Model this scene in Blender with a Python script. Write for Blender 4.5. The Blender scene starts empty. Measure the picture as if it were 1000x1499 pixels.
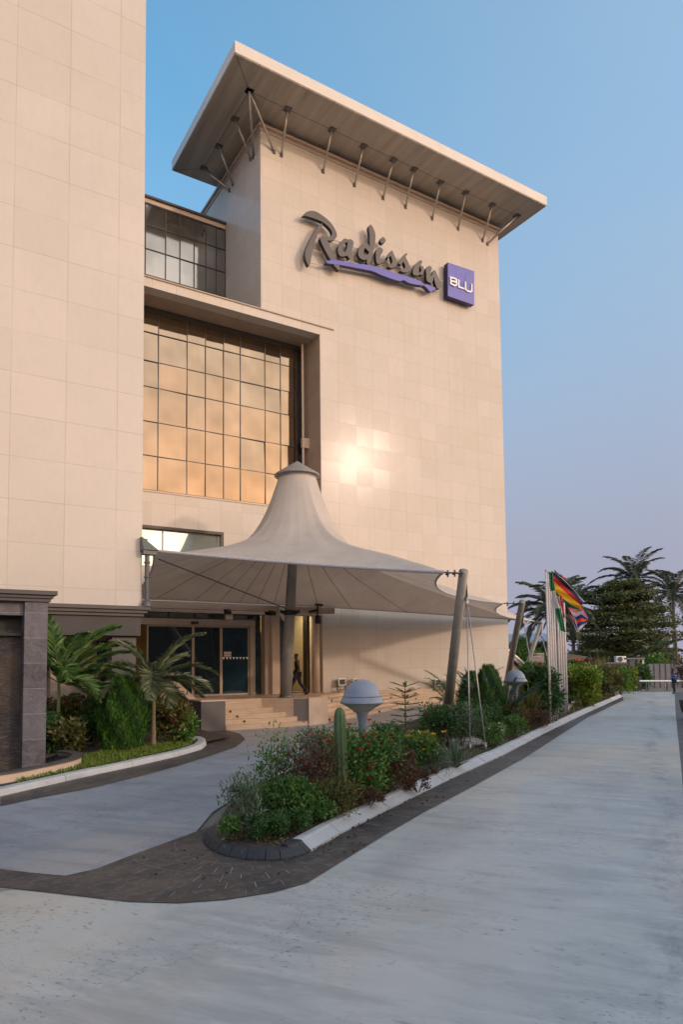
import bpy, bmesh, math, random
import numpy as np
from mathutils import Vector, Matrix
from mathutils.geometry import tessellate_polygon
R = math.radians
random.seed(7); rng = np.random.default_rng(7)
scene = bpy.context.scene
col = scene.collection

# ---------------------------------------------------------------- camera
F_, CX, CY = 1019.51, 500.0, 906.90
YAW, PIT, ROL, H = R(57.92148), R(3.63118), R(-0.62154), 2.4
fw = Vector((math.cos(YAW)*math.cos(PIT), math.sin(YAW)*math.cos(PIT), math.sin(PIT)))
r0 = fw.cross(Vector((0, 0, 1))).normalized(); u0 = r0.cross(fw)
RT = r0*math.cos(ROL) + u0*math.sin(ROL); UP = -r0*math.sin(ROL) + u0*math.cos(ROL)
CAM = Vector((0, 0, H))
cd = bpy.data.cameras.new('camera'); cam = bpy.data.objects.new('camera', cd); col.objects.link(cam)
cam.matrix_world = Matrix(((RT.x, UP.x, -fw.x, 0), (RT.y, UP.y, -fw.y, 0), (RT.z, UP.z, -fw.z, H), (0, 0, 0, 1)))
cd.sensor_fit = 'VERTICAL'; cd.sensor_height = 36; cd.sensor_width = 24
cd.lens = F_/1499*36; cd.shift_y = (CY-749.5)/1499; cd.shift_x = 0
cd.clip_end = 3000; cd.clip_start = .1
scene.camera = cam

# survey of the place: where a sight line from the tripod meets a known plane
def ray(x, y): return fw + RT*((x-CX)/F_) - UP*((y-CY)/F_)
def onZ(x, y, z=0.): d = ray(x, y); return CAM + d*((z-H)/d.z)
def onY(x, y, Y): d = ray(x, y); return CAM + d*(Y/d.y)
def atd(x, y, dd): return CAM + ray(x, y)*dd
def g(x, y, z=0.): p = onZ(x, y, z); return (p.x, p.y)

# ---------------------------------------------------------------- objects
def setp(o, label=None, cat=None, group=None, kind=None):
    if label: o['label'] = label
    if cat: o['category'] = cat
    if group: o['group'] = group
    if kind: o['kind'] = kind
    return o
def thing(name, label, cat, loc=(0, 0, 0), group=None, rz=0.):
    o = bpy.data.objects.new(name, None); col.objects.link(o); o.location = loc; o.rotation_euler = (0, 0, rz)
    o.empty_display_size = .3
    return setp(o, label, cat, group)
def copy_tree(o, parent=None):
    c = o.copy(); col.objects.link(c)
    if parent: c.parent = parent
    for ch in [x for x in bpy.data.objects if x.parent == o]:
        copy_tree(ch, c)
    return c

class MB:
    def __init__(s): s.v = []; s.f = []; s.mi = []; s.m = 0
    def add(s, vs, fs):
        o = len(s.v); s.v += [tuple(v) for v in vs]
        s.f += [tuple(i+o for i in f) for f in fs]; s.mi += [s.m]*len(fs); return s
    def box(s, a, b):
        x0, y0, z0 = a; x1, y1, z1 = b
        return s.add([(x0,y0,z0),(x1,y0,z0),(x1,y1,z0),(x0,y1,z0),(x0,y0,z1),(x1,y0,z1),(x1,y1,z1),(x0,y1,z1)],
              [(0,3,2,1),(4,5,6,7),(0,1,5,4),(1,2,6,5),(2,3,7,6),(3,0,4,7)])
    def prism(s, poly, z0, z1):
        n = len(poly); ar = sum(poly[i][0]*poly[(i+1)%n][1]-poly[(i+1)%n][0]*poly[i][1] for i in range(n))
        if ar < 0: poly = poly[::-1]
        tr = tessellate_polygon([[Vector((p[0], p[1], 0)) for p in poly]])
        vs = [(p[0], p[1], z0) for p in poly]+[(p[0], p[1], z1) for p in poly]
        fs = []
        for t in tr:
            a, b, c = t; cr = (Vector(vs[b])-Vector(vs[a])).cross(Vector(vs[c])-Vector(vs[a])).z
            if cr < 0: t = (a, c, b)
            fs.append(tuple(i+n for i in t)); fs.append((t[0], t[2], t[1]))
        fs += [(i, (i+1) % n, (i+1) % n+n, i+n) for i in range(n)]
        return s.add(vs, fs)
    def tube(s, pts, rad, n=10, cap=True):
        pts = [Vector(p) for p in pts]
        if not hasattr(rad, '__len__'): rad = [rad]*len(pts)
        vs = []; fs = []; ref = None
        for i, p in enumerate(pts):
            t = (pts[min(i+1, len(pts)-1)]-pts[max(i-1, 0)]).normalized()
            if ref is None: ref = Vector((1, 0, 0)) if abs(t.x) < .8 else Vector((0, 1, 0))
            a = (ref - t*ref.dot(t)).normalized(); ref = a; b = t.cross(a)
            for k in range(n):
                w = 2*math.pi*k/n; vs.append(p+a*math.cos(w)*rad[i]+b*math.sin(w)*rad[i])
        for i in range(len(pts)-1):
            for k in range(n):
                k2 = (k+1) % n; fs.append((i*n+k, i*n+k2, (i+1)*n+k2, (i+1)*n+k))
        if cap: fs.append(tuple(range(n-1, -1, -1))); fs.append(tuple(range((len(pts)-1)*n, len(pts)*n)))
        return s.add(vs, fs)
    def lathe(s, c, prof, n=32):
        c = Vector(c); vs = []; fs = []
        for r_, z in prof:
            for k in range(n):
                w = 2*math.pi*k/n; vs.append((c.x+r_*math.cos(w), c.y+r_*math.sin(w), c.z+z))
        for i in range(len(prof)-1):
            for k in range(n):
                k2 = (k+1) % n; fs.append((i*n+k, i*n+k2, (i+1)*n+k2, (i+1)*n+k))
        return s.add(vs, fs)
    def build(s, name, mat, parent=None, smooth=False, bevel=0, origin=None):
        m = bpy.data.meshes.new(name)
        v = s.v
        if origin is not None: v = [(a[0]-origin[0], a[1]-origin[1], a[2]-origin[2]) for a in v]
        m.from_pydata(v, [], s.f)
        mats = mat if isinstance(mat, (list, tuple)) else [mat]
        for q in mats: m.materials.append(q)
        if len(mats) > 1: m.polygons.foreach_set('material_index', s.mi)
        m.update()
        if smooth: m.shade_smooth()
        o = bpy.data.objects.new(name, m); col.objects.link(o)
        if origin is not None: o.location = origin
        if parent is not None:
            o.parent = parent
        if bevel:
            b = o.modifiers.new('bevel', 'BEVEL'); b.width = bevel; b.segments = 2; b.limit_method = 'ANGLE'
        return o

# ---------------------------------------------------------------- materials
class NT:
    def __init__(s, name):
        s.mat = bpy.data.materials.new(name); s.mat.use_nodes = True; s.t = s.mat.node_tree
        s.b = s.t.nodes['Principled BSDF']; s.out = s.t.nodes['Material Output']
    def n(s, typ, **kw):
        x = s.t.nodes.new(typ)
        for k, v in kw.items():
            if k.startswith('i_'): x.inputs[k[2:].replace('_', ' ')].default_value = v
            else: setattr(x, k, v)
        return x
    def l(s, a, b): s.t.links.new(a, b)
    def math(s, op, a, b=None, c=None):
        x = s.n('ShaderNodeMath', operation=op)
        for i, q in enumerate((a, b, c)):
            if q is None: continue
            if isinstance(q, (int, float)): x.inputs[i].default_value = q
            else: s.l(q, x.inputs[i])
        return x.outputs[0]
    def mix(s, fac, a, b, blend='MIX'):
        x = s.n('ShaderNodeMix', data_type='RGBA', blend_type=blend)
        for q, i in ((fac, 0), (a, 6), (b, 7)):
            if isinstance(q, (int, float)): x.inputs[i].default_value = q
            elif isinstance(q, tuple): x.inputs[i].default_value = (*q[:3], 1)
            else: s.l(q, x.inputs[i])
        return x.outputs[2]
    def coord(s, kind='Object'):
        return s.n('ShaderNodeTexCoord').outputs[kind]
    def noise(s, scale, detail=5, rough=.6, vec=None, stretch=None, dist=0.):
        vec = vec or s.coord()
        if stretch:
            mp = s.n('ShaderNodeMapping'); mp.inputs['Scale'].default_value = stretch; s.l(vec, mp.inputs[0]); vec = mp.outputs[0]
        x = s.n('ShaderNodeTexNoise'); x.inputs['Scale'].default_value = scale; x.inputs['Detail'].default_value = detail
        x.inputs['Roughness'].default_value = rough; x.inputs['Distortion'].default_value = dist; s.l(vec, x.inputs['Vector']); return x.outputs['Fac']
    def ramp(s, f, a, b):
        x = s.n('ShaderNodeMapRange'); x.inputs[1].default_value = a; x.inputs[2].default_value = b; s.l(f, x.inputs[0]); return x.outputs[0]
    def bump(s, h, strength=.3, dist=.02):
        x = s.n('ShaderNodeBump'); x.inputs['Strength'].default_value = strength; x.inputs['Distance'].default_value = dist
        s.l(h, x.inputs['Height']); s.l(x.outputs[0], s.b.inputs['Normal']); return x

def simple(name, c, rough=.6, var=.12, scale=3., metal=0., bump=0., spec=.5, stretch=None):
    m = NT(name); nz = m.noise(scale, stretch=stretch)
    a = tuple(max(0, x*(1-var)) for x in c); b = tuple(min(1, x*(1+var)) for x in c)
    m.l(m.mix(m.ramp(nz, .3, .7), a, b), m.b.inputs['Base Color'])
    m.b.inputs['Roughness'].default_value = rough; m.b.inputs['Metallic'].default_value = metal
    m.b.inputs['Specular IOR Level'].default_value = spec
    if bump: m.bump(m.noise(scale*8, 6), bump, .01)
    return m.mat

def panel_stone(name, pw, ph, x0, z0, ca, cb, rough, tilt, joint=.012, stagger=0, jd=.72, spec=.5):
    m = NT(name)
    geo = m.n('ShaderNodeNewGeometry')
    sp = m.n('ShaderNodeSeparateXYZ'); m.l(geo.outputs['Position'], sp.inputs[0])
    sn = m.n('ShaderNodeSeparateXYZ'); m.l(geo.outputs['True Normal'], sn.inputs[0])
    side = m.math('GREATER_THAN', m.math('ABSOLUTE', sn.outputs[0]), .5)
    hx = m.math('ADD', m.math('MULTIPLY', sp.outputs[0], m.math('SUBTRACT', 1, side)), m.math('MULTIPLY', sp.outputs[1], side))
    u = m.math('DIVIDE', m.math('SUBTRACT', hx, x0), pw)
    v = m.math('DIVIDE', m.math('SUBTRACT', sp.outputs[2], z0), ph)
    iu = m.math('FLOOR', u); iv = m.math('FLOOR', v)
    fu = m.math('FRACT', u); fv = m.math('FRACT', v)
    eu = m.math('MULTIPLY', m.math('MINIMUM', fu, m.math('SUBTRACT', 1, fu)), pw)
    ev = m.math('MULTIPLY', m.math('MINIMUM', fv, m.math('SUBTRACT', 1, fv)), ph)
    cm = m.n('ShaderNodeCombineXYZ'); m.l(iu, cm.inputs[0]); m.l(iv, cm.inputs[1]); m.l(side, cm.inputs[2])
    wn = m.n('ShaderNodeTexWhiteNoise', noise_dimensions='3D'); m.l(cm.outputs[0], wn.inputs[0])
    c2 = m.n('ShaderNodeCombineXYZ'); m.l(m.math('ADD', iu, 37.3), c2.inputs[0]); m.l(iv, c2.inputs[1])
    w2 = m.n('ShaderNodeTexWhiteNoise', noise_dimensions='3D'); m.l(c2.outputs[0], w2.inputs[0])
    base = m.mix(wn.outputs['Value'], ca, cb)
    base = m.mix(m.math('MULTIPLY', m.ramp(m.noise(.35, 4, .6, vec=geo.outputs['Position']), .35, .7), .35), base, tuple(x*.86 for x in ca))
    base = m.mix(m.math('MULTIPLY', m.ramp(m.noise(5, 7, .7, vec=geo.outputs['Position'], stretch=(1, 1, .5)), .45, .8), .22), base, tuple(x*.72 for x in ca))
    # rain streaks running down
    base = m.mix(m.math('MULTIPLY', m.ramp(m.noise(2.2, 3, .6, vec=geo.outputs['Position'], stretch=(1, 1, .06)), .55, .8), .16), base, tuple(x*.7 for x in cb))
    # joints fade in and out, as where the filler has come clean or dirty
    jn = m.ramp(m.noise(.6, 3, .6, vec=geo.outputs['Position']), .3, .62)
    jl = m.math('MULTIPLY', m.math('LESS_THAN', m.math('MINIMUM', eu, ev), joint), m.math('ADD', m.math('MULTIPLY', jn, .75), .25))
    base = m.mix(m.math('MULTIPLY', jl, jd), base, tuple(x*.42 for x in ca))
    m.l(base, m.b.inputs['Base Color'])
    m.b.inputs['Roughness'].default_value = rough; m.b.inputs['Specular IOR Level'].default_value = spec
    s1 = m.n('ShaderNodeVectorMath', operation='SUBTRACT'); m.l(w2.outputs['Color'], s1.inputs[0]); s1.inputs[1].default_value = (.5, .5, .5)
    s2 = m.n('ShaderNodeVectorMath', operation='SCALE'); m.l(s1.outputs[0], s2.inputs[0]); s2.inputs['Scale'].default_value = tilt
    s3 = m.n('ShaderNodeVectorMath', operation='ADD'); m.l(geo.outputs['Normal'], s3.inputs[0]); m.l(s2.outputs[0], s3.inputs[1])
    s4 = m.n('ShaderNodeVectorMath', operation='NORMALIZE'); m.l(s3.outputs[0], s4.inputs[0])
    bp = m.bump(m.noise(3, 4, .5, vec=geo.outputs['Position']), .04, .02); m.l(s4.outputs[0], bp.inputs['Normal'])
    return m.mat

def pane_glass(name, c, rough, x0, metal=.9, alpha=None, cur=0.):
    """tinted mirror glass; curtains behind show as faint upright folds"""
    m = NT(name)
    vec = m.coord()
    base = m.mix(m.ramp(m.noise(.5, 2), .35, .65), tuple(x*.8 for x in c), tuple(min(1, x*1.15) for x in c))
    if cur:
        fold = m.ramp(m.noise(5, 3, .6, stretch=(1, 1, .03)), .35, .7)
        base = m.mix(m.math('MULTIPLY', fold, cur), base, tuple(x*.5 for x in c))
    m.l(base, m.b.inputs['Base Color']); m.b.inputs['Metallic'].default_value = metal; m.b.inputs['Roughness'].default_value = rough
    m.bump(m.noise(.7, 2), .06, .05)
    return m.mat

M = {}
M['tower'] = panel_stone('pale_stone_panels', 1.02, 1.0, 16.6, .14, (.59, .54, .475), (.635, .575, .525), .14, .011, joint=.011, jd=.36, spec=.036)
M['wing'] = panel_stone('pale_stone_large_panels', 1.535, 1.262, .885, .985, (.565, .52, .46), (.61, .555, .505), .38, .014, joint=.012, jd=.42, spec=.3)
M['beige'] = simple('beige_render', (.58, .46, .36), .6, .1, 1.5)
M['fascia'] = simple('roof_fascia_metal', (.66, .60, .53), .45, .06, .8)
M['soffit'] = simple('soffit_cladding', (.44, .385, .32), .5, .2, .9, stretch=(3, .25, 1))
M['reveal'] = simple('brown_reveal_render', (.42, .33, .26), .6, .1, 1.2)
M['dark'] = simple('dark_bronze_frame', (.035, .03, .027), .4, .2, 2)
M['frame'] = simple('door_frame_anodised', (.33, .275, .23), .35, .08, 2, metal=.3)
M['steel'] = simple('galvanised_steel', (.42, .39, .35), .42, .15, 4, metal=.6)
M['strut'] = simple('brushed_strut_steel', (.5, .47, .44), .35, .12, 4, metal=.7)
M['pole'] = simple('grey_painted_mast', (.25, .235, .205), .45, .14, 3, bump=.05)
M['poledark'] = simple('dark_grey_painted_post', (.10, .10, .105), .4, .15, 3)
M['cable'] = simple('steel_cable', (.40, .38, .36), .35, .1, 9, metal=.5)
M['gold'] = pane_glass('gold_mirror_glass', (.275, .215, .155), .05, 8.3, .92, cur=.10)
M['grey_glass'] = pane_glass('grey_mirror_glass', (.30, .29, .27), .06, 8.3, .85, cur=.12)
M['teal_glass'] = pane_glass('pale_teal_window_glass', (.55, .66, .66), .04, 8.3, .8)
M['black_glass'] = simple('smoked_door_glass', (.012, .02, .024), .04, .3, 1, spec=.8)
M['cornice'] = simple('charcoal_painted_cornice', (.075, .07, .07), .45, .12, 2)
M['grey_wall'] = simple('grey_painted_wall', (.115, .108, .105), .6, .12, 1.5)
M['interior'] = simple('lobby_wall_ochre', (.42, .30, .11), .6, .3, 1.2)
M['letter'] = simple('letter_dark_brown', (.075, .062, .06), .45, .12, 3)
M['letter_side'] = simple('letter_return_black', (.02, .018, .02), .45, .12, 3)
M['violet'] = simple('sign_violet_blue', (.085, .085, .42), .4, .08, 2)
M['violet_side'] = simple('sign_return_navy', (.012, .01, .085), .4, .08, 2)
M['violet_light'] = simple('sign_faint_blue_script', (.09, .13, .55), .4, .08, 2)
M['white'] = simple('white_paint', (.8, .8, .78), .5, .05, 4)
M['white_pole'] = simple('white_flagpole_paint', (.62, .56, .53), .4, .1, 5)
M['lampmetal'] = simple('lamp_grey_paint', (.21, .24, .30), .38, .08, 5)
M['lampglass'] = simple('lamp_clear_bowl', (.5, .48, .44), .15, .1, 5)
M['black'] = simple('matt_black', (.015, .015, .015), .6, .1, 4)
M['slate'] = None
M['stem'] = simple('woody_stem', (.12, .085, .055), .8, .3, 12, bump=.3)
M['palmtrunk'] = simple('palm_trunk_bark', (.20, .155, .105), .85, .3, 14, bump=.5, stretch=(.3, .3, 2))
M['greenshaft'] = simple('palm_crown_shaft_green', (.21, .25, .07), .6, .2, 6)
M['skin'] = simple('dark_brown_skin', (.06, .032, .02), .5, .1, 8)
M['suit'] = simple('black_suit_cloth', (.014, .015, .018), .8, .3, 12)
M['blueshirt'] = simple('blue_shirt_cloth', (.03, .13, .38), .8, .15, 12)
M['trousers'] = simple('navy_trouser_cloth', (.012, .014, .03), .85, .2, 12)
M['shoe'] = simple('black_leather_shoe', (.01, .01, .01), .35, .1, 8)
M['gate'] = simple('grey_steel_gate', (.17, .175, .20), .55, .12, 1.5)
M['pinkwall'] = simple('pinkish_grey_render', (.33, .29, .30), .7, .15, 2)
M['cactus'] = simple('cactus_skin', (.075, .13, .045), .55, .2, 6)

def slate():
    m = NT('split_slate_cladding'); vec = m.coord()
    n1 = m.noise(1.6, 4, .6); n2 = m.noise(9, 8, .75, stretch=(.7, .7, 2.2), dist=1.2)
    c = m.mix(m.ramp(n1, .4, .62), (.05, .045, .047), (.12, .085, .055))
    c = m.mix(m.ramp(n2, .45, .75), c, (.16, .13, .115))
    m.l(c, m.b.inputs['Base Color']); m.b.inputs['Roughness'].default_value = .42
    m.bump(n2, 1.0, .06); return m.mat
M['slate'] = slate()
def granite():
    m = NT('grey_violet_slate_blocks')
    geo = m.n('ShaderNodeNewGeometry'); sp = m.n('ShaderNodeSeparateXYZ'); m.l(geo.outputs['Position'], sp.inputs[0])
    v = m.math('DIVIDE', sp.outputs[2], .545); fv = m.math('FRACT', m.math('ADD', v, .45))
    iv = m.n('ShaderNodeTexWhiteNoise', noise_dimensions='1D'); m.l(m.math('FLOOR', m.math('ADD', v, .45)), iv.inputs['W'])
    c = m.mix(iv.outputs['Value'], (.055, .052, .06), (.105, .098, .112))
    c = m.mix(m.ramp(m.noise(5, 7, .7, dist=.8), .4, .75), c, (.15, .14, .155))
    jl = m.math('MULTIPLY', m.math('LESS_THAN', fv, .018), m.ramp(m.noise(6, 4), .3, .5))
    c = m.mix(m.math('MULTIPLY', jl, .7), c, (.32, .30, .31))
    m.l(c, m.b.inputs['Base Color']); m.b.inputs['Roughness'].default_value = .5
    m.bump(m.noise(7, 8, .7, dist=.6), .5, .03); return m.mat
M['granite'] = granite()

def concrete(name='stamped_concrete', tone=(1, 1, 1)):
    m = NT(name)
    geo = m.n('ShaderNodeNewGeometry'); P = geo.outputs['Position']
    mp = m.n('ShaderNodeMapping'); mp.inputs['Rotation'].default_value = (0, 0, -R(34)); m.l(P, mp.inputs[0]); V = mp.outputs[0]
    c = m.mix(m.ramp(m.noise(.22, 5, .55, vec=V, stretch=(.5, 1, 1)), .35, .68), (.455, .465, .45), (.55, .545, .52))
    c = m.mix(m.math('MULTIPLY', m.ramp(m.noise(.17, 4, .6, vec=V, stretch=(.5, 1, 1)), .48, .60), .85), c, (.64, .52, .40))  # warm patches of reflected light, painted into the slab colour
    c = m.mix(m.math('MULTIPLY', m.ramp(m.noise(.28, 5, .6, vec=V, stretch=(.4, 1, 1)), .50, .66), .7), c, (.30, .31, .315))
    # trowel smears across the slab
    c = m.mix(m.math('MULTIPLY', m.ramp(m.noise(2.2, 8, .72, vec=V, stretch=(1, .22, 1), dist=.5), .47, .61), .52), c, (.27, .28, .28))
    c = m.mix(m.math('MULTIPLY', m.ramp(m.noise(3.6, 8, .75, vec=V, stretch=(1, .3, 1), dist=.3), .52, .66), .45), c, (.64, .62, .58))
    # pits and flakes, gathered in patches
    for sc, lo, wlo in ((13, .60, .49), (24, .585, .47)):
        pit = m.ramp(m.noise(sc, 4, .7, vec=V, stretch=(1, .45, 1)), lo, lo+.04)
        where = m.ramp(m.noise(.9 if sc < 20 else .55, 4, .65, vec=V, stretch=(.6, 1, 1)), wlo+.02, wlo+.10)
        c = m.mix(m.math('MULTIPLY', m.math('MULTIPLY', pit, where), .78), c, (.12, .13, .14))
    # worn wheel tracks
    sp = m.n('ShaderNodeSeparateXYZ'); m.l(V, sp.inputs[0])
    wob = m.math('ADD', sp.outputs[1], m.math('MULTIPLY', m.noise(.12, 2, vec=V), 1.2))
    for off, hw in ((-.55, .32), (.9, .4), (2.3, .32)):
        tr = m.ramp(m.math('ABSOLUTE', m.math('ADD', wob, off)), hw, 0.)
        c = m.mix(m.math('MULTIPLY', m.math('MULTIPLY', tr, m.ramp(m.noise(1.4, 7, .75, vec=V, stretch=(.6, 1, 1)), .47, .58)), .7), c, (.19, .195, .21))
    # grain
    c = m.mix(m.math('MULTIPLY', m.ramp(m.noise(90, 3, .7, vec=V), .35, .75), .30), c, (.26, .265, .27))
    # hairline cracks
    vo = m.n('ShaderNodeTexVoronoi', feature='DISTANCE_TO_EDGE'); vo.inputs['Scale'].default_value = .42
    dm = m.n('ShaderNodeVectorMath', operation='ADD'); m.l(V, dm.inputs[0])
    nn = m.n('ShaderNodeTexNoise'); nn.inputs['Scale'].default_value = 1.5; nn.inputs['Detail'].default_value = 6; m.l(V, nn.inputs['Vector']); m.l(nn.outputs['Color'], dm.inputs[1])
    m.l(dm.outputs[0], vo.inputs['Vector'])
    ck = m.math('MULTIPLY', m.math('LESS_THAN', vo.outputs[0], .0028), m.ramp(m.noise(.4, 2, vec=V), .5, .6))
    c = m.mix(m.math('MULTIPLY', ck, .35), c, (.12, .12, .13))
    c = m.mix(1., c, tone, 'MULTIPLY')
    m.l(c, m.b.inputs['Base Color'])
    rr = m.ramp(m.noise(.8, 5, .6, vec=V, stretch=(.3, 1, 1)), .3, .7)
    m.l(m.math('ADD', m.math('MULTIPLY', rr, .24), .29), m.b.inputs['Roughness'])
    h = m.math('ADD', m.noise(2.2, 6, .65, vec=V, stretch=(1, .3, 1)), m.math('MULTIPLY', m.noise(60, 3, .6, vec=V), .06))
    m.bump(h, .35, .02); return m.mat
M['concrete'] = concrete(); M['concrete_loop'] = concrete('grey_blue_concrete', (.62, .68, .80))  # loop slab: same concrete multiplied darker and bluer

def pavers():
    m = NT('dark_stamped_border_paving')
    geo = m.n('ShaderNodeNewGeometry'); P = geo.outputs['Position']
    c = m.mix(m.ramp(m.noise(1.2, 6, .65, vec=P), .38, .62), (.036, .034, .036), (.095, .074, .060))
    c = m.mix(m.math('MULTIPLY', m.ramp(m.noise(7, 7, .75, vec=P), .5, .7), .55), c, (.21, .19, .18))
    m.l(c, m.b.inputs['Base Color']); m.b.inputs['Roughness'].default_value = .52
    m.bump(m.noise(9, 6, .7, vec=P), .4, .02); return m.mat
M['pavers'] = pavers()
M['grout'] = simple('pale_scored_joint', (.27, .25, .24), .7, .3, 6)

def kerbpaint(name, c, chip, amt):
    m = NT(name); geo = m.n('ShaderNodeNewGeometry'); P = geo.outputs['Position']
    b = m.mix(m.ramp(m.noise(2, 5, .6, vec=P), .3, .7), tuple(x*.85 for x in c), c)
    b = m.mix(m.math('MULTIPLY', m.ramp(m.noise(11, 7, .75, vec=P), amt, amt+.08), .8), b, chip)
    m.l(b, m.b.inputs['Base Color']); m.b.inputs['Roughness'].default_value = .6
    m.bump(m.noise(12, 6, .7, vec=P), .35, .02); return m.mat
M['kerb_white'] = kerbpaint('white_kerb_paint_chipped', (.50, .51, .52), (.25, .24, .24), .60)
M['kerb_black'] = kerbpaint('black_kerb_paint_chipped', (.035, .035, .04), (.35, .33, .32), .63)
M['kerb_brown'] = kerbpaint('bare_brown_kerb_top', (.12, .10, .085), (.22, .19, .16), .6)

def soil():
    m = NT('mulched_soil'); P = m.n('ShaderNodeNewGeometry').outputs['Position']
    c = m.mix(m.ramp(m.noise(14, 8, .8, vec=P), .4, .65), (.035, .026, .02), (.14, .105, .08))
    m.l(c, m.b.inputs['Base Color']); m.b.inputs['Roughness'].default_value = .95; m.bump(m.noise(20, 6, .8, vec=P), .9, .04); return m.mat
M['soil'] = soil()
M['gravel'] = simple('pinkish_gravel', (.42, .35, .32), .9, .45, 45, bump=.6)
M['ground'] = simple('dusty_open_ground', (.17, .15, .125), .95, .25, .4, bump=.2)

def steps_mat():
    m = NT('travertine_steps'); P = m.n('ShaderNodeNewGeometry').outputs['Position']
    c = m.mix(m.ramp(m.noise(2.4, 6, .65, vec=P, stretch=(.5, .5, 3)), .35, .7), (.46, .335, .235), (.60, .455, .33))
    c = m.mix(m.math('MULTIPLY', m.ramp(m.noise(9, 6, .75, vec=P), .5, .75), .45), c, (.32, .22, .15))
    m.l(c, m.b.inputs['Base Color']); m.b.inputs['Roughness'].default_value = .4; return m.mat
M['steps'] = steps_mat()

def membrane():
    m = NT('weathered_white_canopy_fabric')
    geo = m.n('ShaderNodeNewGeometry')
    oc = m.coord('Object'); sp = m.n('ShaderNodeSeparateXYZ'); m.l(oc, sp.inputs[0])
    an = m.math('ARCTAN2', sp.outputs[1], sp.outputs[0])
    t = m.math('FRACT', m.math('ADD', m.math('MULTIPLY', an, 28/(2*math.pi)), .5))
    rr = m.math('SQRT', m.math('ADD', m.math('MULTIPLY', sp.outputs[0], sp.outputs[0]), m.math('MULTIPLY', sp.outputs[1], sp.outputs[1])))
    w = m.math('DIVIDE', .13, m.math('ADD', rr, .3))
    ds = m.math('ABSOLUTE', m.math('SUBTRACT', t, .5))
    seam = m.math('LESS_THAN', ds, m.math('MULTIPLY', w, 1.0))
    c = m.mix(m.ramp(m.noise(.9, 6, .6, vec=oc), .35, .7), (.56, .50, .44), (.66, .60, .54))
    c = m.mix(m.math('MULTIPLY', m.ramp(m.noise(1.2, 6, .7, vec=oc, stretch=(1, 1, .35)), .5, .8), .4), c, (.42, .37, .32))
    # seams pale on the upper face, dark brown on the underside
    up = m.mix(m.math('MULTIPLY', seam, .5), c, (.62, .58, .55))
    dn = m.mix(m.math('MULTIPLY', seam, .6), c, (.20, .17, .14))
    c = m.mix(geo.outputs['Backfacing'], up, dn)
    m.l(c, m.b.inputs['Base Color']); m.b.inputs['Roughness'].default_value = .55
    tr = m.n('ShaderNodeBsdfTranslucent'); m.l(c, tr.inputs[0])
    mx = m.n('ShaderNodeMixShader'); mx.inputs[0].default_value = .26
    m.l(m.b.outputs[0], mx.inputs[1]); m.l(tr.outputs[0], mx.inputs[2]); m.l(mx.outputs[0], m.out.inputs[0])
    m.bump(m.noise(3, 4, .5, vec=oc), .12, .03)
    return m.mat
M['membrane'] = membrane()

LEAF = {}
def leafmat(name, a, b, c=None, trans=.25, rough=.5):
    if name in LEAF: return LEAF[name]
    m = NT(name)
    at = m.n('ShaderNodeAttribute'); at.attribute_name = 'tint'
    x = m.n('ShaderNodeValToRGB'); e = x.color_ramp.elements
    e[0].color = (*a, 1); e[1].color = (*b, 1); e[0].position = 0; e[1].position = .8 if c else 1
    if c: q = e.new(1.); q.color = (*c, 1)
    m.l(at.outputs['Fac'], x.inputs[0]); m.l(x.outputs[0], m.b.inputs['Base Color'])
    m.b.inputs['Roughness'].default_value = rough
    tr = m.n('ShaderNodeBsdfTranslucent'); m.l(x.outputs[0], tr.inputs[0])
    mx = m.n('ShaderNodeMixShader'); mx.inputs[0].default_value = trans
    m.l(m.b.outputs[0], mx.inputs[1]); m.l(tr.outputs[0], mx.inputs[2]); m.l(mx.outputs[0], m.out.inputs[0])
    LEAF[name] = m.mat; return m.mat
G_DARK = leafmat('dark_green_leaf', (0.022, 0.062, 0.015), (0.081, 0.181, 0.044), (0.163, 0.250, 0.069))
G_MID = leafmat('mid_green_leaf', (0.037, 0.100, 0.019), (0.138, 0.275, 0.050), (0.300, 0.400, 0.088))
G_GREY = leafmat('grey_green_leaf', (0.055, 0.088, 0.044), (0.165, 0.231, 0.132), (0.264, 0.308, 0.187))
G_OLIVE = leafmat('olive_leaf', (.05, .05, .015), (.17, .17, .04), (.26, .15, .045))
G_RED = leafmat('red_brown_leaf', (.045, .024, .016), (.17, .08, .045), (.15, .17, .05))
G_LIME = leafmat('yellow_green_leaf', (0.055, 0.110, 0.011), (0.264, 0.352, 0.033), (0.550, 0.528, 0.066))
G_THUJA = leafmat('bright_conifer_spray', (0.014, 0.051, 0.008), (0.068, 0.189, 0.020), (0.149, 0.324, 0.027))
G_PALM = leafmat('palm_leaflet', (0.027, 0.074, 0.016), (0.101, 0.216, 0.041), (0.270, 0.351, 0.081), rough=.4)
G_PALMD = leafmat('dry_palm_leaflet', (0.041, 0.061, 0.027), (0.128, 0.162, 0.068), (0.297, 0.257, 0.135), rough=.4)  # browner, less green leaflet tone than G_PALM
G_BLUE = leafmat('blue_green_frond', (.012, .05, .04), (.04, .11, .08), (.07, .15, .10))
G_TREE = leafmat('far_tree_leaf', (.045, .062, .02), (.115, .145, .045), (.19, .21, .065))
G_FARPALM = leafmat('far_palm_leaflet', (0.028, 0.039, 0.028), (0.077, 0.094, 0.055), (0.121, 0.132, 0.077))
F_RED = leafmat('red_petal', (.45, .01, .015), (.75, .04, .03))
F_PINK = leafmat('pink_petal', (.5, .10, .14), (.75, .22, .22))
F_YEL = leafmat('yellow_petal', (.75, .38, .02), (.85, .50, .03))
F_WHITE = leafmat('white_petal', (.7, .7, .65), (.85, .85, .8))
F_ORANGE = leafmat('orange_petal', (.7, .12, .03), (.8, .2, .06))
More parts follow.
